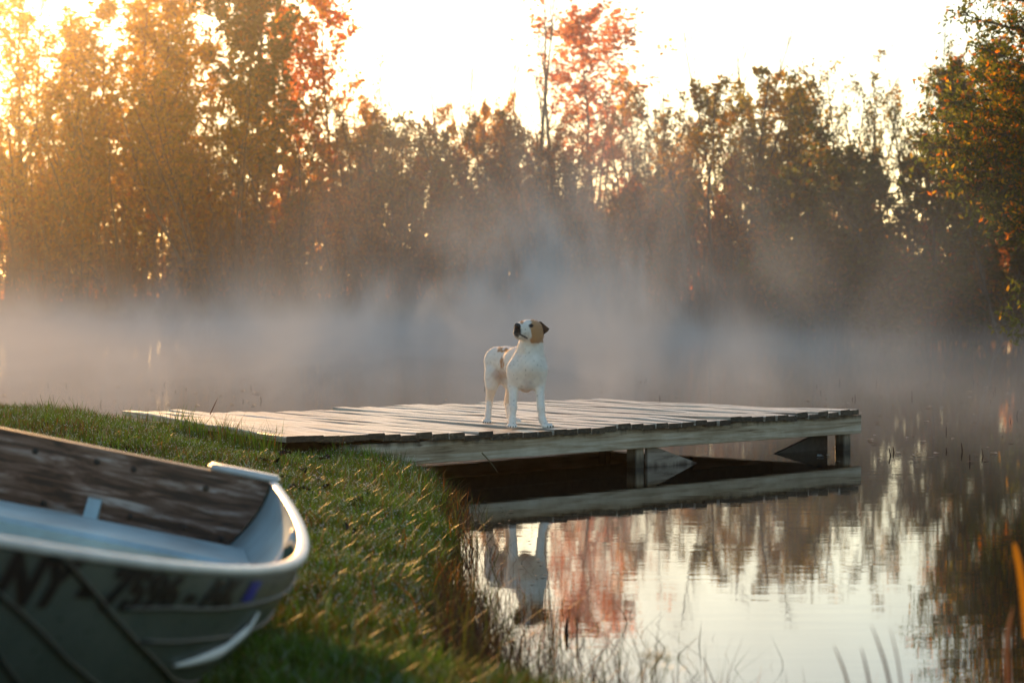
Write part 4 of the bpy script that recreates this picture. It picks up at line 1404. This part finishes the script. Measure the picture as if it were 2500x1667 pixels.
PA = np.array([d[0] for d in DOG] + [d[1] for d in DOG])
lo3, hi3 = PA.min(0) - 0.12, PA.max(0) + 0.12
lo3[2] = DECK_Z - 0.02
hs = 0.0052
gxs = [np.arange(lo3[k_], hi3[k_], hs) for k_ in range(3)]
G = np.stack(np.meshgrid(*gxs, indexing='ij'), -1).astype(np.float32)
Fv = np.full(G.shape[:3], 1.0, np.float32)
for a, b_, r0, r1, k_ in DOG:
    m_ = max(r0, r1) + 0.075
    lo_i = [max(0, int((min(a[j], b_[j]) - m_ - lo3[j]) / hs)) for j in range(3)]
    hi_i = [min(len(gxs[j]), int((max(a[j], b_[j]) + m_ - lo3[j]) / hs) + 2) for j in range(3)]
    sl = tuple(slice(lo_i[j], hi_i[j]) for j in range(3))
    g = G[sl]
    ab = (b_ - a).astype(np.float32)
    tt = np.clip(((g - a.astype(np.float32)) @ ab) / (ab @ ab), 0, 1)
    dist = np.linalg.norm(g - a.astype(np.float32) - tt[..., None] * ab, axis=-1) - (r0 + (r1 - r0) * tt)
    Fv[sl] = smin(Fv[sl], dist, k_)


def surface_nets(F, origin, h):
    sx_, sy_, sz_ = F.shape
    ins = F < 0
    c = np.zeros((sx_ - 1, sy_ - 1, sz_ - 1), np.int32)
    for dx in (0, 1):
        for dy in (0, 1):
            for dz in (0, 1):
                c += ins[dx:sx_ - 1 + dx, dy:sy_ - 1 + dy, dz:sz_ - 1 + dz]
    act = (c > 0) & (c < 8)
    ids = -np.ones(act.shape, np.int64)
    I = np.argwhere(act)
    ids[act] = np.arange(len(I))
    acc = np.zeros((len(I), 3)); cnt = np.zeros(len(I))
    corners = [(a, b2, c2) for a in (0, 1) for b2 in (0, 1) for c2 in (0, 1)]
    for p in corners:
        for ax in range(3):
            if p[ax] == 1: continue
            q2 = list(p); q2[ax] = 1
            f0 = F[I[:, 0] + p[0], I[:, 1] + p[1], I[:, 2] + p[2]]
            f1 = F[I[:, 0] + q2[0], I[:, 1] + q2[1], I[:, 2] + q2[2]]
            m2 = (f0 < 0) != (f1 < 0)
            t2 = f0 / (f0 - f1 + 1e-12)
            pos = np.array(p, float)[None] + np.where(np.arange(3)[None] == ax, t2[:, None], 0)
            acc[m2] += pos[m2]; cnt[m2] += 1
    Vv = (I + acc / np.maximum(cnt, 1)[:, None]) * h + origin
    quads_ = []
    for ax in range(3):
        o1, o2 = [(1, 2), (2, 0), (0, 1)][ax]
        sl0 = [slice(1, -1)] * 3; sl1 = [slice(1, -1)] * 3
        sl0[ax] = slice(0, -1); sl1[ax] = slice(1, None)
        A_ = ins[tuple(sl0)]; B2 = ins[tuple(sl1)]
        for flip, msk in ((False, A_ & ~B2), (True, ~A_ & B2)):
            E_ = np.argwhere(msk)
            base_ = E_.copy()
            for j in range(3):
                if j != ax: base_[:, j] += 1
            e1 = np.zeros(3, int); e1[o1] = 1
            e2 = np.zeros(3, int); e2[o2] = 1
            qd = []
            for s1, s2 in ((1, 1), (0, 1), (0, 0), (1, 0)):
                cc_ = base_ - s1 * e1 - s2 * e2
                qd.append(ids[cc_[:, 0], cc_[:, 1], cc_[:, 2]])
            qd = np.stack(qd, 1)
            if flip: qd = qd[:, ::-1]
            quads_.append(qd)
    Q2 = np.concatenate(quads_)
    return Vv, Q2[(Q2 >= 0).all(1)]


DV, DQ = surface_nets(Fv, lo3, hs)
DV[:, 2] = np.maximum(DV[:, 2], DECK_Z + 0.001)


def zz_of(V):
    """back to the drawing coordinates used above"""
    d = V[:, 1]
    return ((V[:, 0] / d * F_PX + CX) - 1100) * 4.3556, ((CAM_Z - V[:, 2]) / d * F_PX + HORIZON - 740) * 4.3556


def n3(V, f, s=0.0):
    return (np.sin(V[:, 0] * f + 1.3 + s) * np.sin(V[:, 1] * f * 1.1 + 2.1 + s) * np.sin(V[:, 2] * f * .9 + .4 + s) + .6 * np.sin(V[:, 0] * f * 2.3 + s) * np.sin(V[:, 2] * f * 2.1 + 1.7 * s + V[:, 1] * f))


zx, zy = zz_of(DV)
dy = (DV[:, 1] - DF) / DK
coat = np.tile(np.array([0.90, 0.84, 0.765]), (len(DV), 1))
coat *= (1 + 0.05 * n3(DV, 60))[:, None]


def blend(mask, col):
    global coat
    m2 = np.clip(mask, 0, 1)[:, None]
    coat = coat * (1 - m2) + np.array(col) * m2


def soft(v, w):
    return np.clip(v / w + 0.5, 0, 1)


nz = n3(DV, 55) * 14
TAN, DKB, BLK = (0.54, 0.29, 0.13), (0.09, 0.045, 0.025), (0.012, 0.011, 0.011)
head = (zy < 440) & (dy < .2)
# brown side of the head
blend(soft(zx + nz - 862 + np.abs(zy - 260) * 0.10, 14) * soft(425 - zy + nz * .6 - (zx - 900) * .05, 14) * head, TAN)
blend(soft(18 - np.hypot(zx - 757, zy - 205) , 10) * head, TAN)
# black muzzle and speckles
mz = soft(38 + nz * .5 - np.hypot(zx - 706 - np.clip(zy - 260, 0, 60) * .12, (zy - 292) * .58), 12) * head
blend(mz, BLK)
blend(soft(n3(DV, 260) - 0.75, .4) * soft(825 - zx, 40) * soft(zy - 240, 30) * soft(400 - zy, 20) * head, (0.03, 0.028, 0.028))
blend(.75 * mz * soft(zy - 315, 16), (0.10, 0.085, 0.075))
blend(soft(9 - np.abs(zy - (332 + (zx - 740) * .55)), 8) * (zx > 735) * (zx < 822) * head, BLK)      # lip line
blend(soft(26 - np.hypot((zx - 856), (zy - 240) * 1.35), 9) * head, (0.03, 0.02, 0.018))               # eye rim
# patches on back and flank
blend(soft(30 + nz - np.hypot(zx - 530, (zy - 495) * 1.2), 10) * (dy > .2), TAN)
blend(soft(24 + nz - np.hypot(zx - 592, (zy - 503) * 1.1), 10) * (dy > .2), TAN)
blend(soft(18 + nz * .6 - np.hypot(zx - 546, (zy - 635) * .28), 8) * (dy > .2) * (zx > 515), (0.50, 0.26, 0.11))
# pink skin on belly and inner thigh
blend(.42 * soft(60 + nz * 2 - np.hypot((zx - 520) * .8, zy - 775), 70) * (dy > .25), (0.42, 0.22, 0.16))
blend(.30 * soft(70 + nz * 2 - np.hypot(zx - 810, (zy - 885)), 60) * (dy < .3), (0.45, 0.26, 0.21))
# ticking on legs and chest
blend(.55 * soft(n3(DV, 120, 2.0) - .95, .35) * (zy > 480), (0.30, 0.27, 0.25))
# claws side: dark between toes
mfur, nt, out = new_mat('dog_coat')
a_ = N(nt, 'ShaderNodeAttribute', attribute_name='tint')
tc = N(nt, 'ShaderNodeTexCoord')
nn = N(nt, 'ShaderNodeTexNoise', Scale=220.0, Detail=3.0)
nt.links.new(tc.outputs['Object'], nn.inputs['Vector'])
b = N(nt, 'ShaderNodeBsdfPrincipled', Roughness=0.75)
b.inputs['Specular IOR Level'].default_value = 0.25
b.inputs['Sheen Weight'].default_value = 0.4
bp = N(nt, 'ShaderNodeBump', Strength=0.25, Distance=0.003)
nt.links.new(nn.outputs['Fac'], bp.inputs['Height'])
nt.links.new(bp.outputs[0], b.inputs['Normal'])
nt.links.new(a_.outputs['Color'], b.inputs['Base Color'])
nt.links.new(b.outputs[0], out.inputs[0])
org = np.array([dp(835, 1335, .25)[0], DF + .25, DECK_Z])
dog = link('dog', np_mesh('dog', DV - org, [DQ], mfur, coat, smooth=True), None, tuple(org))
tag(dog, 'white dog with a tan face patch and black muzzle standing on the dock looking up', 'dog')
sm = dog.modifiers.new('smooth', 'SMOOTH')
sm.factor, sm.iterations = 0.5, 3


# short coat standing a little off the skin
rf = np.random.default_rng(4)
tri_ = DQ[rf.integers(0, len(DQ), 60000)]
fp = DV[tri_].mean(1) + rf.normal(size=(60000, 3)) * .0015
fn = np.cross(DV[tri_[:, 2]] - DV[tri_[:, 0]], DV[tri_[:, 3]] - DV[tri_[:, 1]])
fn /= np.linalg.norm(fn, axis=1)[:, None] + 1e-9
flow = np.tile(np.array([-.25, .5, -.8]), (len(fp), 1)) + rf.normal(size=(len(fp), 3)) * .35
fd = fn * .3 + (flow - (flow * fn).sum(1, keepdims=True) * fn) * .75
fd /= np.linalg.norm(fd, axis=1)[:, None]
fw = np.cross(fd, rf.normal(size=fd.shape)); fw /= np.linalg.norm(fw, axis=1)[:, None]
fl = rf.uniform(.004, .010, (len(fp), 1))
okf = (fp[:, 2] > DECK_Z + .03)
fp, fd, fw, fl, fc_ = fp[okf], fd[okf], fw[okf], fl[okf], coat[tri_[:, 0]][okf]
FVv = np.stack([fp - fd * .002 - fw * .0006, fp - fd * .002 + fw * .0006, fp + fd * fl], 1).reshape(-1, 3) - org
o = link('coat_hair', np_mesh('coat_hair', FVv, [np.arange(len(FVv)).reshape(-1, 3)], mfur, np.repeat(fc_ * rf.uniform(.93, 1.06, (len(fc_), 1)), 3, axis=0)), dog)
tag(o, kind='stuff')


def ball(name, c, r, mat, parent, off, rot=(0, 0, 0)):
    bm = bmesh.new()
    bmesh.ops.create_uvsphere(bm, u_segments=14, v_segments=10, radius=1.0)
    for v in bm.verts: v.co = Vector((v.co.x * r[0], v.co.y * r[1], v.co.z * r[2]))
    return link(name, bm_mesh(name, bm, mat, True), parent, tuple(np.asarray(c) - off), rot)


M_eye = simple_mat('dog_eye', (0.012, 0.010, 0.012), 0.08)
M_nose = simple_mat('dog_nose', (0.010, 0.010, 0.011), 0.3, bump=0.3, scale=300)
M_claw = simple_mat('dog_claw', (0.012, 0.011, 0.010), 0.4)
M_ear = simple_mat('dog_ear', (0.075, 0.038, 0.022), 0.75, noise=0.3, scale=60)
ball('eye', dp(858, 243, -.018), (.0125, .0115, .0115), M_eye, dog, org)
ball('eye', dp(745, 214, .0), (.010, .010, .009), M_eye, dog, org)
ball('nose', dp(712, 240, -.108), (.022, .017, .018), M_nose, dog, org, (0, .35, 0))
for (cx_, cy_, dy_, fan_, dirx) in ((652, 1318, -.062, 34, 0), (1026, 1316, -.062, 36, 22), (385, 1274, .425, 30, 0)):
    for q_ in (-1.5, -.5, .5, 1.5):
        c0 = dp(cx_ + q_ * fan_ * .78 + dirx, cy_ - abs(q_) * 4, dy_ + abs(q_) * .006)
        ball('claw', c0, (.0045, .0075, .0075), M_claw, dog, org, (.6, 0, 0))


def ear(outline, dy0, thick, dys):
    bm = bmesh.new()
    A = [bm.verts.new(tuple(dp(a, b_, d_) - org)) for (a, b_), d_ in zip(outline, dys)]
    B_ = [bm.verts.new(tuple(dp(a, b_, d_ + thick) - org)) for (a, b_), d_ in zip(outline, dys)]
    bm.faces.new(A); bm.faces.new(B_[::-1])
    n_ = len(A)
    for i_ in range(n_): bm.faces.new((A[i_], B_[i_], B_[(i_ + 1) % n_], A[(i_ + 1) % n_]))
    bmesh.ops.triangulate(bm, faces=bm.faces)
    return link('ear', bm_mesh('ear', bm, M_ear), dog)


ear([(930, 212), (948, 193), (965, 198), (1010, 238), (1052, 272), (1035, 300), (975, 345), (962, 335), (958, 300), (945, 250)], 0, .012,
    [.03, .04, .045, .02, .0, .0, .015, .02, .025, .028])
ear([(770, 196), (800, 180), (815, 190), (800, 215)], 0, .010, [.09, .09, .09, .09])

# ------------------------------------------------------------------ lawn and bank plants
def scatter(n, x0, x1, y0, y1):
    return RNG.uniform(x0, x1, n), RNG.uniform(y0, y1, n)


PAL = np.array([(0.095, 0.19, 0.016), (0.15, 0.25, 0.026), (0.055, 0.105, 0.013), (0.09, 0.125, 0.018), (0.14, 0.085, 0.02), (0.20, 0.07, 0.02), (0.30, 0.36, 0.27)])


def tint_for(x, y, n, dew=0.10, warm=0.0):
    f = 0.5 + 0.5 * lumps(x * 0.9 + 3, y * 0.9) / 0.8
    w = np.stack([3.2 * f, 2.6 * f, 2.0 + 0 * f, 1.6 + 0 * f, 1.0 * (1.2 - f) + warm, .9 * (1.2 - f) + warm, np.full(n, dew * 11)], 1)
    w /= w.sum(1, keepdims=True)
    cum = np.cumsum(w, 1)
    u = RNG.random(n)[:, None]
    return PAL[np.minimum((u > cum).sum(1), 6)] * RNG.uniform(.65, 1.35, (n, 1))


# (a) short lawn, thinning with distance because the far blades cover each other
X_, Y_ = [], []
for (n, x0, x1, y0, y1) in ((70000, -1.6, 0.3, 4.6, 8.5), (90000, -2.6, 0.1, 8.5, 12.5), (75000, -4.2, 0.1, 12.5, 17.4), (80000, -7.5, -0.9, 3.5, 17.4)):
    a, b_ = scatter(n, x0, x1, y0, y1)
    X_.append(a); Y_.append(b_)
X_ = np.concatenate(X_); Y_ = np.concatenate(Y_)
D_ = shore_dist(X_, Y_)
inv_dock = np.stack([X_ - R_END[0], Y_ - R_END[1]], 1)
tdk, cdk = inv_dock @ AX, inv_dock @ CR
under = (tdk > -0.1) & (tdk < L_DECK + .02 - 0.72 * np.clip(cdk / W_DECK, 0, 1)) & (cdk > 0.06) & (cdk < W_DECK - .1)
wide_ = np.arange(len(X_)) >= 235000          # thinner turf carrying on beyond the boat
ok = (D_ > 0.02) & ~under & np.where(wide_, X_ / Y_ < -0.225, X_ / Y_ > -0.235)
wide_ = wide_[ok]
X_, Y_, D_ = X_[ok], Y_[ok], D_[ok]
n = len(X_)
lum = lumps(X_ * 1.7, Y_ * 1.7 + 4)
h_ = (0.030 + 0.022 * np.clip(lum + .5, 0, 1.4)) * RNG.uniform(.6, 1.5, n)
edge = np.clip(1 - D_ / 1.3, 0, 1)
h_ *= 1 + 1.6 * edge * RNG.random(n)
blade_object('lawn_grass', np.stack([X_, Y_, ground_z(X_, Y_, D_) - .004], 1), h_, RNG.uniform(.003, .0062, n) * np.where(wide_, 1.9, 1.0), RNG.uniform(0, 6.28, n), RNG.uniform(.15, .95, n), tint_for(X_, Y_, n, .06), M_grass,
             'short dewy lawn grass on the bank around the boat', 'grass')
# dew: small drops hung on the short blades
sel = RNG.choice(n, 26000, replace=False)
sel = sel[(Y_[sel] > 7.5)]
dc = np.stack([X_[sel], Y_[sel], ground_z(X_[sel], Y_[sel], D_[sel]) + h_[sel] * RNG.uniform(.6, 1.0, len(sel))], 1)
dr = RNG.uniform(.0014, .0032, len(sel))[:, None, None]
octa = np.array([(1, 0, 0), (-1, 0, 0), (0, 1, 0), (0, -1, 0), (0, 0, 1), (0, 0, -1)], float)
oct_f = np.array([(0, 2, 4), (2, 1, 4), (1, 3, 4), (3, 0, 4), (2, 0, 5), (1, 2, 5), (3, 1, 5), (0, 3, 5)])
M_dew = simple_mat('dew', (0.72, 0.74, 0.72), 0.12, spec=0.8)
o = link('dew', np_mesh('dew', (dc[:, None] + octa[None] * dr).reshape(-1, 3), [(np.arange(len(sel)) * 6)[:, None, None].repeat(8, 1).reshape(-1, 1) + np.tile(oct_f, (len(sel), 1))], M_dew, smooth=True))
tag(o, 'tiny dew drops hanging on the lawn grass blades', 'dew', kind='stuff')
# (b) taller tufts
cx_, cy_ = [], []
for i in range(950):
    x, y = RNG.uniform(-3.6, 0.1), RNG.uniform(5.0, 17.2)
    cx_.append(x); cy_.append(y)
for i in range(70):      # hiding the land end of the dock
    p = R_END + AX * (L_DECK + 0.02 - 0.72 * (i / 70) + RNG.uniform(0.0, .22)) + CR * (W_DECK * i / 70 + RNG.uniform(-.05, .05))
    cx_.append(p[0]); cy_.append(p[1])
for i in range(420):     # along the foot of the dock and the bank edge
    q_ = RNG.integers(0, 3)
    if q_ == 0:
        t_ = RNG.uniform(3.3, 5.6); c_ = RNG.uniform(-0.55, 0.03)
        p = R_END + AX * t_ + CR * c_
    elif q_ == 1:
        y = RNG.uniform(7.0, 14.5); p = np.array([np.interp(y, [7, 8.4, 9.3, 11.4, 12.3, 14.5], [-.08, -.24, -.28, -.25, -.38, -.43]) - abs(RNG.normal()) * .28, y])
    else:
        p = np.array([RNG.uniform(-4.0, -2.6), RNG.uniform(15.6, 17.0)])
    cx_.append(p[0]); cy_.append(p[1])
cx_, cy_ = np.array(cx_), np.array(cy_)
n_end = 70
cd = shore_dist(cx_, cy_)
tall = np.where(np.arange(len(cx_)) < 950, RNG.uniform(.035, .08, len(cx_)), RNG.uniform(.05, .14, len(cx_)))
tall *= np.interp(cy_, [6.0, 10.5], [.5, 1.0])
tall[950:1020] = RNG.uniform(.12, .22, 70) * np.linspace(1.15, .6, 70)
keep = (cd > 0.0) & (cx_ / cy_ > -.235)
cx_, cy_, tall = cx_[keep], cy_[keep], tall[keep]
m_ = 26
X_ = np.repeat(cx_, m_) + RNG.normal(size=len(cx_) * m_) * .035
Y_ = np.repeat(cy_, m_) + RNG.normal(size=len(cx_) * m_) * .035
D_ = shore_dist(X_, Y_)
iv = np.stack([X_ - R_END[0], Y_ - R_END[1]], 1)
under = (iv @ AX > -0.1) & (iv @ AX < L_DECK + .01 - 0.72 * np.clip(iv @ CR / W_DECK, 0, 1)) & (iv @ CR > -0.01) & (iv @ CR < W_DECK)
ok = (D_ > 0) & ~under
X_, Y_, D_ = X_[ok], Y_[ok], D_[ok]
n = len(X_)
h_ = np.repeat(tall, m_)[ok] * RNG.uniform(.5, 1.25, n)
blade_object('bank_grass', np.stack([X_, Y_, ground_z(X_, Y_, D_) - .004], 1), h_, RNG.uniform(.0028, .0058, n), RNG.uniform(0, 6.28, n), RNG.uniform(.1, .55, n), tint_for(X_, Y_, n, .03, .1), M_grass,
             'longer grass tufts at the dock foot and along the bank edge', 'grass')
# (c) sedges standing in the shallows
n = 8200
Y_ = np.where(RNG.random(n) < .76, RNG.uniform(7.0, 9.8, n), RNG.uniform(9.0, 14.3, n))
off = np.abs(RNG.normal(size=n)) * np.interp(Y_, [7.2, 9, 11, 13, 14.3], [.36, .27, .14, .10, .10]) + RNG.uniform(-.06, .02, n)
X_ = np.interp(Y_, [7, 7.6, 8.4, 9.3, 10.4, 11.4, 12.3, 13.2, 14.3], [-.10, -.20, -.24, -.28, -.28, -.25, -.38, -.34, -.42]) + off
clump = np.sin(X_ * 31 + Y_ * 9) + np.sin(Y_ * 23 - X_ * 11) > -.7
X_, Y_ = X_[clump], Y_[clump]
n = len(X_)
D_ = shore_dist(X_, Y_)
z_ = np.maximum(ground_z(X_, Y_, D_), -.12)
h_ = RNG.uniform(.05, .19, n) * np.where(RNG.random(n) < .15, 1.4, 1) * np.interp(Y_, [7.5, 9.5], [1.45, 1.0])
pal = np.array([(0.20, 0.09, 0.022), (0.30, 0.13, 0.025), (0.11, 0.12, 0.025), (0.06, 0.085, 0.02), (0.045, 0.030, 0.022), (0.04, 0.028, 0.022)])
pal[0] *= .6
c = np.where((Y_ < 9)[:, None], pal[RNG.choice(6, n, p=[.05, .04, .08, .20, .31, .32])], pal[RNG.choice(6, n, p=[.14, .14, .16, .22, .17, .17])]) * RNG.uniform(.6, 1.3, (n, 1))
blade_object('shallow_sedge', np.stack([X_, Y_, z_], 1), h_, RNG.uniform(.0025, .0055, n), RNG.uniform(0, 6.28, n), RNG.uniform(.05, .75, n), c, M_reed, 'rust and green sedge standing in the shallows beside the bank', 'sedge')
# (d) floating bits and stubs of pond weed
pts, tri, cols = [], [], []


def bit(x, y, L_, W_, z=0.006, a=0.0, col=(0.3, 0.28, 0.24)):
    k0 = len(pts)
    ca, sa = math.cos(a), math.sin(a)
    for (u_, w_, zz_) in ((-.5, 0, 0), (-.1, -.5, .35), (.5, -.1, .1), (.1, .5, .5)):
        pts.append((x + (u_ * ca * L_ - w_ * sa * W_), y + (u_ * sa * L_ + w_ * ca * W_), z + zz_ * min(L_, W_) * .4))
        cols.append(col)
    tri.append((k0, k0 + 1, k0 + 2, k0 + 3))


def stub(x, y, h, col=(0.03, 0.022, 0.018)):
    k0 = len(pts)
    l = random.uniform(-.3, .3) * h
    for p in ((x - .006, y, -.02), (x + .006, y, -.02), (x + l + .003, y, h), (x + l - .003, y, h)):
        pts.append(p); cols.append(col)
    tri.append((k0, k0 + 1, k0 + 2, k0 + 3))


for i in range(240):
    px_ = random.uniform(1960, 2520) if i < 130 else (random.uniform(0, 640) if i < 200 else random.uniform(1000, 1900))
    py_ = random.uniform(930, 1130) if i < 130 else random.uniform(925, 1000)
    q_ = at(px_, py_, F_PX * CAM_Z / (py_ - HORIZON))
    if i % 5 == 0: stub(q_.x, q_.y, random.uniform(.02, .06))
    else: bit(q_.x, q_.y, random.uniform(.02, .10), random.uniform(.02, .06), a=random.uniform(0, 3), col=random.choice([(.35, .34, .30), (.25, .22, .17), (.10, .06, .04)]))
for i in range(110):
    y = random.uniform(7.6, 14)
    x = np.interp(y, [7, 7.6, 8.4, 9.3, 10.4, 11.4, 12.3, 13.2, 14.3], [-.10, -.20, -.24, -.28, -.28, -.25, -.38, -.34, -.42]) + abs(random.gauss(0, .2)) + .03
    bit(x, y, random.uniform(.01, .05), random.uniform(.006, .02), a=random.uniform(0, 3), col=random.choice([(.05, .04, .03), (.10, .06, .035), (.2, .18, .13)]))
o = link('pond_weed', np_mesh('pond_weed', np.array(pts), [np.array(tri)], M_reed, np.array(cols)))
tag(o, 'scattered floating leaf bits and stubs on the calm water', 'pond weed', kind='stuff')

# dark curled leaves lying in the grass
def curled_leaf(seed, s):
    r = random.Random(seed)
    nu, nv = 7, 5
    V_ = []
    for i_ in range(nu):
        u_ = i_ / (nu - 1)
        wv_ = math.sin(math.pi * min(max(u_, .03), .97)) ** .7 * (1 + .18 * math.sin(u_ * 19 + seed))
        for j in range(nv):
            v2 = (j / (nv - 1) - .5) * 2
            V_.append(((u_ - .5) * 1.2 * s, v2 * .5 * wv_ * s, s * (.26 * v2 * v2 * wv_ + .14 * math.sin(u_ * 3.1 + r.random()) + .05 * r.random())))
    ids = np.arange((nu - 1))[:, None] * nv + np.arange(nv - 1)[None]
    return np_mesh('fallen_leaf', np.array(V_), [np.stack([ids, ids + nv, ids + nv + 1, ids + 1], -1).reshape(-1, 4)], M_deadleaf, smooth=True)


M_deadleaf = simple_mat('dead_leaf', (0.016, 0.012, 0.010), 0.85, spec=0.15, noise=0.4, scale=40)
LM = [curled_leaf(s_, 0.07) for s_ in (1, 2, 3, 4)]
spots = [(668, 1130, 1), (695, 1112, 1), (760, 1118, .8), (792, 1122, .9), (690, 1172, 1), (720, 1175, .8), (740, 1200, .9), (790, 1195, .9), (712, 1195, .7), (868, 1238, 1.3), (780, 1172, .7), (850, 1298, .9), (902, 1213, .7), (740, 1150, .6), (770, 1210, .8), (1010, 1130, .6), (640, 1125, .6), (905, 1370, .8)]
for i, (px_, py_, s_) in enumerate(spots):
    zg = .30
    for _ in range(4):
        d = F_PX * (CAM_Z - zg) / (py_ - HORIZON)
        x = (px_ - CX) / F_PX * d
        zg = float(ground_z(np.array([x]), np.array([d]))[0]) + .040
    o = link('fallen_leaf', LM[i % 4], None, (x, d, zg), (random.uniform(-.4, .4), random.uniform(-.4, .4), random.uniform(0, 6.28)), (s_, s_, s_))
    if i == 9: tag(o, 'largest dark curled leaf lying alone in the grass between boat and water', 'leaf', 'fallen leaves on the lawn')
    else: tag(o, 'dark curled fallen leaf lying in the dewy grass', 'leaf', 'fallen leaves on the lawn')
# pale leaf low in the shade of the boat
M_pale = simple_mat('pale_leaf', (0.42, 0.34, 0.25), 0.6, noise=0.3, scale=40)
me_ = LM[1].copy(); me_.materials.clear(); me_.materials.append(M_pale)
q_ = at(665, 1650, 5.25)
o = link('fallen_leaf', me_, None, (q_.x, q_.y, float(ground_z(np.array([q_.x]), np.array([q_.y]))[0]) + .05), (.3, .2, .9), (.9, .9, .9))
tag(o, 'pale dry leaf lying in the shade beside the boat hull', 'leaf')


# single stalks at the water's edge close to the camera
def stalk(name, pts_, r, tint, label, cat, group=None, head=False, blade=False):
    p = np.array([np.array(at(*q2)) for q2 in pts_])
    gz = p[0].copy()
    n_ = 9
    t_ = np.linspace(0, 1, n_)
    C = np.stack([np.interp(t_, np.linspace(0, 1, len(p)), p[:, j]) for j in range(3)], 1)
    # soften the corners
    for _ in range(2): C[1:-1] = .5 * C[1:-1] + .25 * (C[:-2] + C[2:])
    wdt = r * (1 - t_ ** 3 * .85)
    if blade:
        sd = np.array([1.0, 0.25, 0])
        V_ = np.concatenate([C - sd * wdt[:, None], C + sd * wdt[:, None] + np.array([0, .002, 0])])
        i_ = np.arange(n_ - 1)
        Q_ = np.stack([i_, i_ + n_, i_ + n_ + 1, i_ + 1], 1)
    else:
        V_, Q_ = tubes([(C, wdt)], 5)
    e = link(name, np_mesh(name, V_ - gz, [Q_], M_reed, np.tile(tint, (len(V_), 1))), None, tuple(gz))
    tag(e, label, cat, group)
    if head:
        r_ = np.random.default_rng(3)
        L_ = C[-1] + r_.normal(size=(26, 3)) * np.array([.012, .012, .02]) - gz
        d_ = r_.normal(size=(26, 3)); d_[:, 2] += .6
        d_ /= np.linalg.norm(d_, axis=1)[:, None]
        w_ = np.cross(d_, r_.normal(size=(26, 3))); w_ /= np.linalg.norm(w_, axis=1)[:, None]
        V2 = np.stack([L_, L_ + d_ * .012 + w_ * .002, L_ + d_ * .026, L_ + d_ * .012 - w_ * .002], 1).reshape(-1, 3)
        link('seed_head', np_mesh('seed_head', V2, [(np.arange(26) * 4)[:, None] + np.arange(4)[None]], M_reed, np.tile(np.array(tint) * .9, (len(V2), 1))), e)
    return e


RT = (0.26, 0.13, 0.065)
gr = 'pale reed stalks close to the water edge'
stalk('reed_stalk', [(2085, 1720, 5.6), (2065, 1640, 5.6), (2038, 1575, 5.6)], .0035, RT, 'reed stalk standing apart from its neighbours over bright water', 'reed', gr)
stalk('reed_stalk', [(2135, 1720, 5.6), (2120, 1640, 5.6), (2105, 1580, 5.6)], .0035, RT, 'shortest pale reed stalk, between two leaning stalks', 'reed', gr)
stalk('reed_stalk', [(2185, 1720, 5.5), (2165, 1620, 5.5), (2130, 1525, 5.5)], .004, RT, 'tall pale reed stalk with a bent tip over bright water', 'reed', gr)
stalk('reed_stalk', [(2210, 1720, 5.5), (2195, 1610, 5.5), (2175, 1530, 5.5)], .0025, RT, 'thin faint reed stalk beside the reflected leaves', 'reed', gr)
stalk('reed_stalk', [(2470, 1720, 5.2), (2462, 1560, 5.2), (2478, 1480, 5.2)], .006, (0.40, 0.15, 0.07), 'reddish reed stalk in front of the reflected leafy tree', 'reed', gr)
stalk('orange_reed', [(2512, 1560, 5.0), (2500, 1420, 5.0), (2481, 1335, 5.0), (2478, 1325, 5.0)], .0075, (0.45, 0.20, 0.02), 'bright orange reed blade at the very edge of the water view', 'reed', blade=True)
for i, (a, b_) in enumerate([((1598, 1690, 5.6), (1585, 1612, 5.6)), ((1606, 1690, 5.6), (1606, 1618, 5.6)), ((1612, 1690, 5.6), (1634, 1622, 5.6))]):
    lab = ('seed head stem, outermost of three away from the green one', 'seed head stem in the middle of the small group of three', 'greener seed head stem of the small group of three')[i]
    stalk('seed_stem', [a, ((a[0] + b_[0]) / 2, (a[1] + b_[1]) / 2, 5.6), b_], .0016, (0.20, 0.16, 0.06) if i < 2 else (0.12, 0.15, 0.04), lab, 'seed stem', 'seed stems standing in the water', head=True)
# bent twig by the dock, twig standing on the far side of the dock
stalk('twig', [(1176, 1105, 14.0), (1190, 1120, 14.0), (1205, 1138, 14.0), (1219, 1158, 14.0)], .004, (0.16, 0.14, 0.07), 'bent straw hanging off the face of the dock', 'twig')
stalk('twig', [(512, 1012, 14.9), (522, 990, 14.9), (531, 972, 14.9)], .0035, (0.16, 0.06, 0.04), 'thin upright twig beyond the back edge of the dock', 'twig')
# broken black stems standing in the reflection
for i, (a, b_, w_) in enumerate([((1384, 1590, 8.6), (1386, 1508, 8.6), .010), ((1383, 1660, 8.0), (1384, 1620, 8.0), .010), ((1411, 1600, 8.4), (1412, 1500, 8.4), .004)]):
    lab = ('thick black broken stem standing in the dog reflection', 'short black stub nearest the camera in the shallows', 'thin dark stem standing beside the thick black one')[i]
    stalk('broken_stem', [a, ((a[0] + b_[0]) / 2 - 3, (a[1] + b_[1]) / 2, a[2]), b_], w_, (0.025, 0.018, 0.015), lab, 'stem', 'broken stems standing in the shallows')
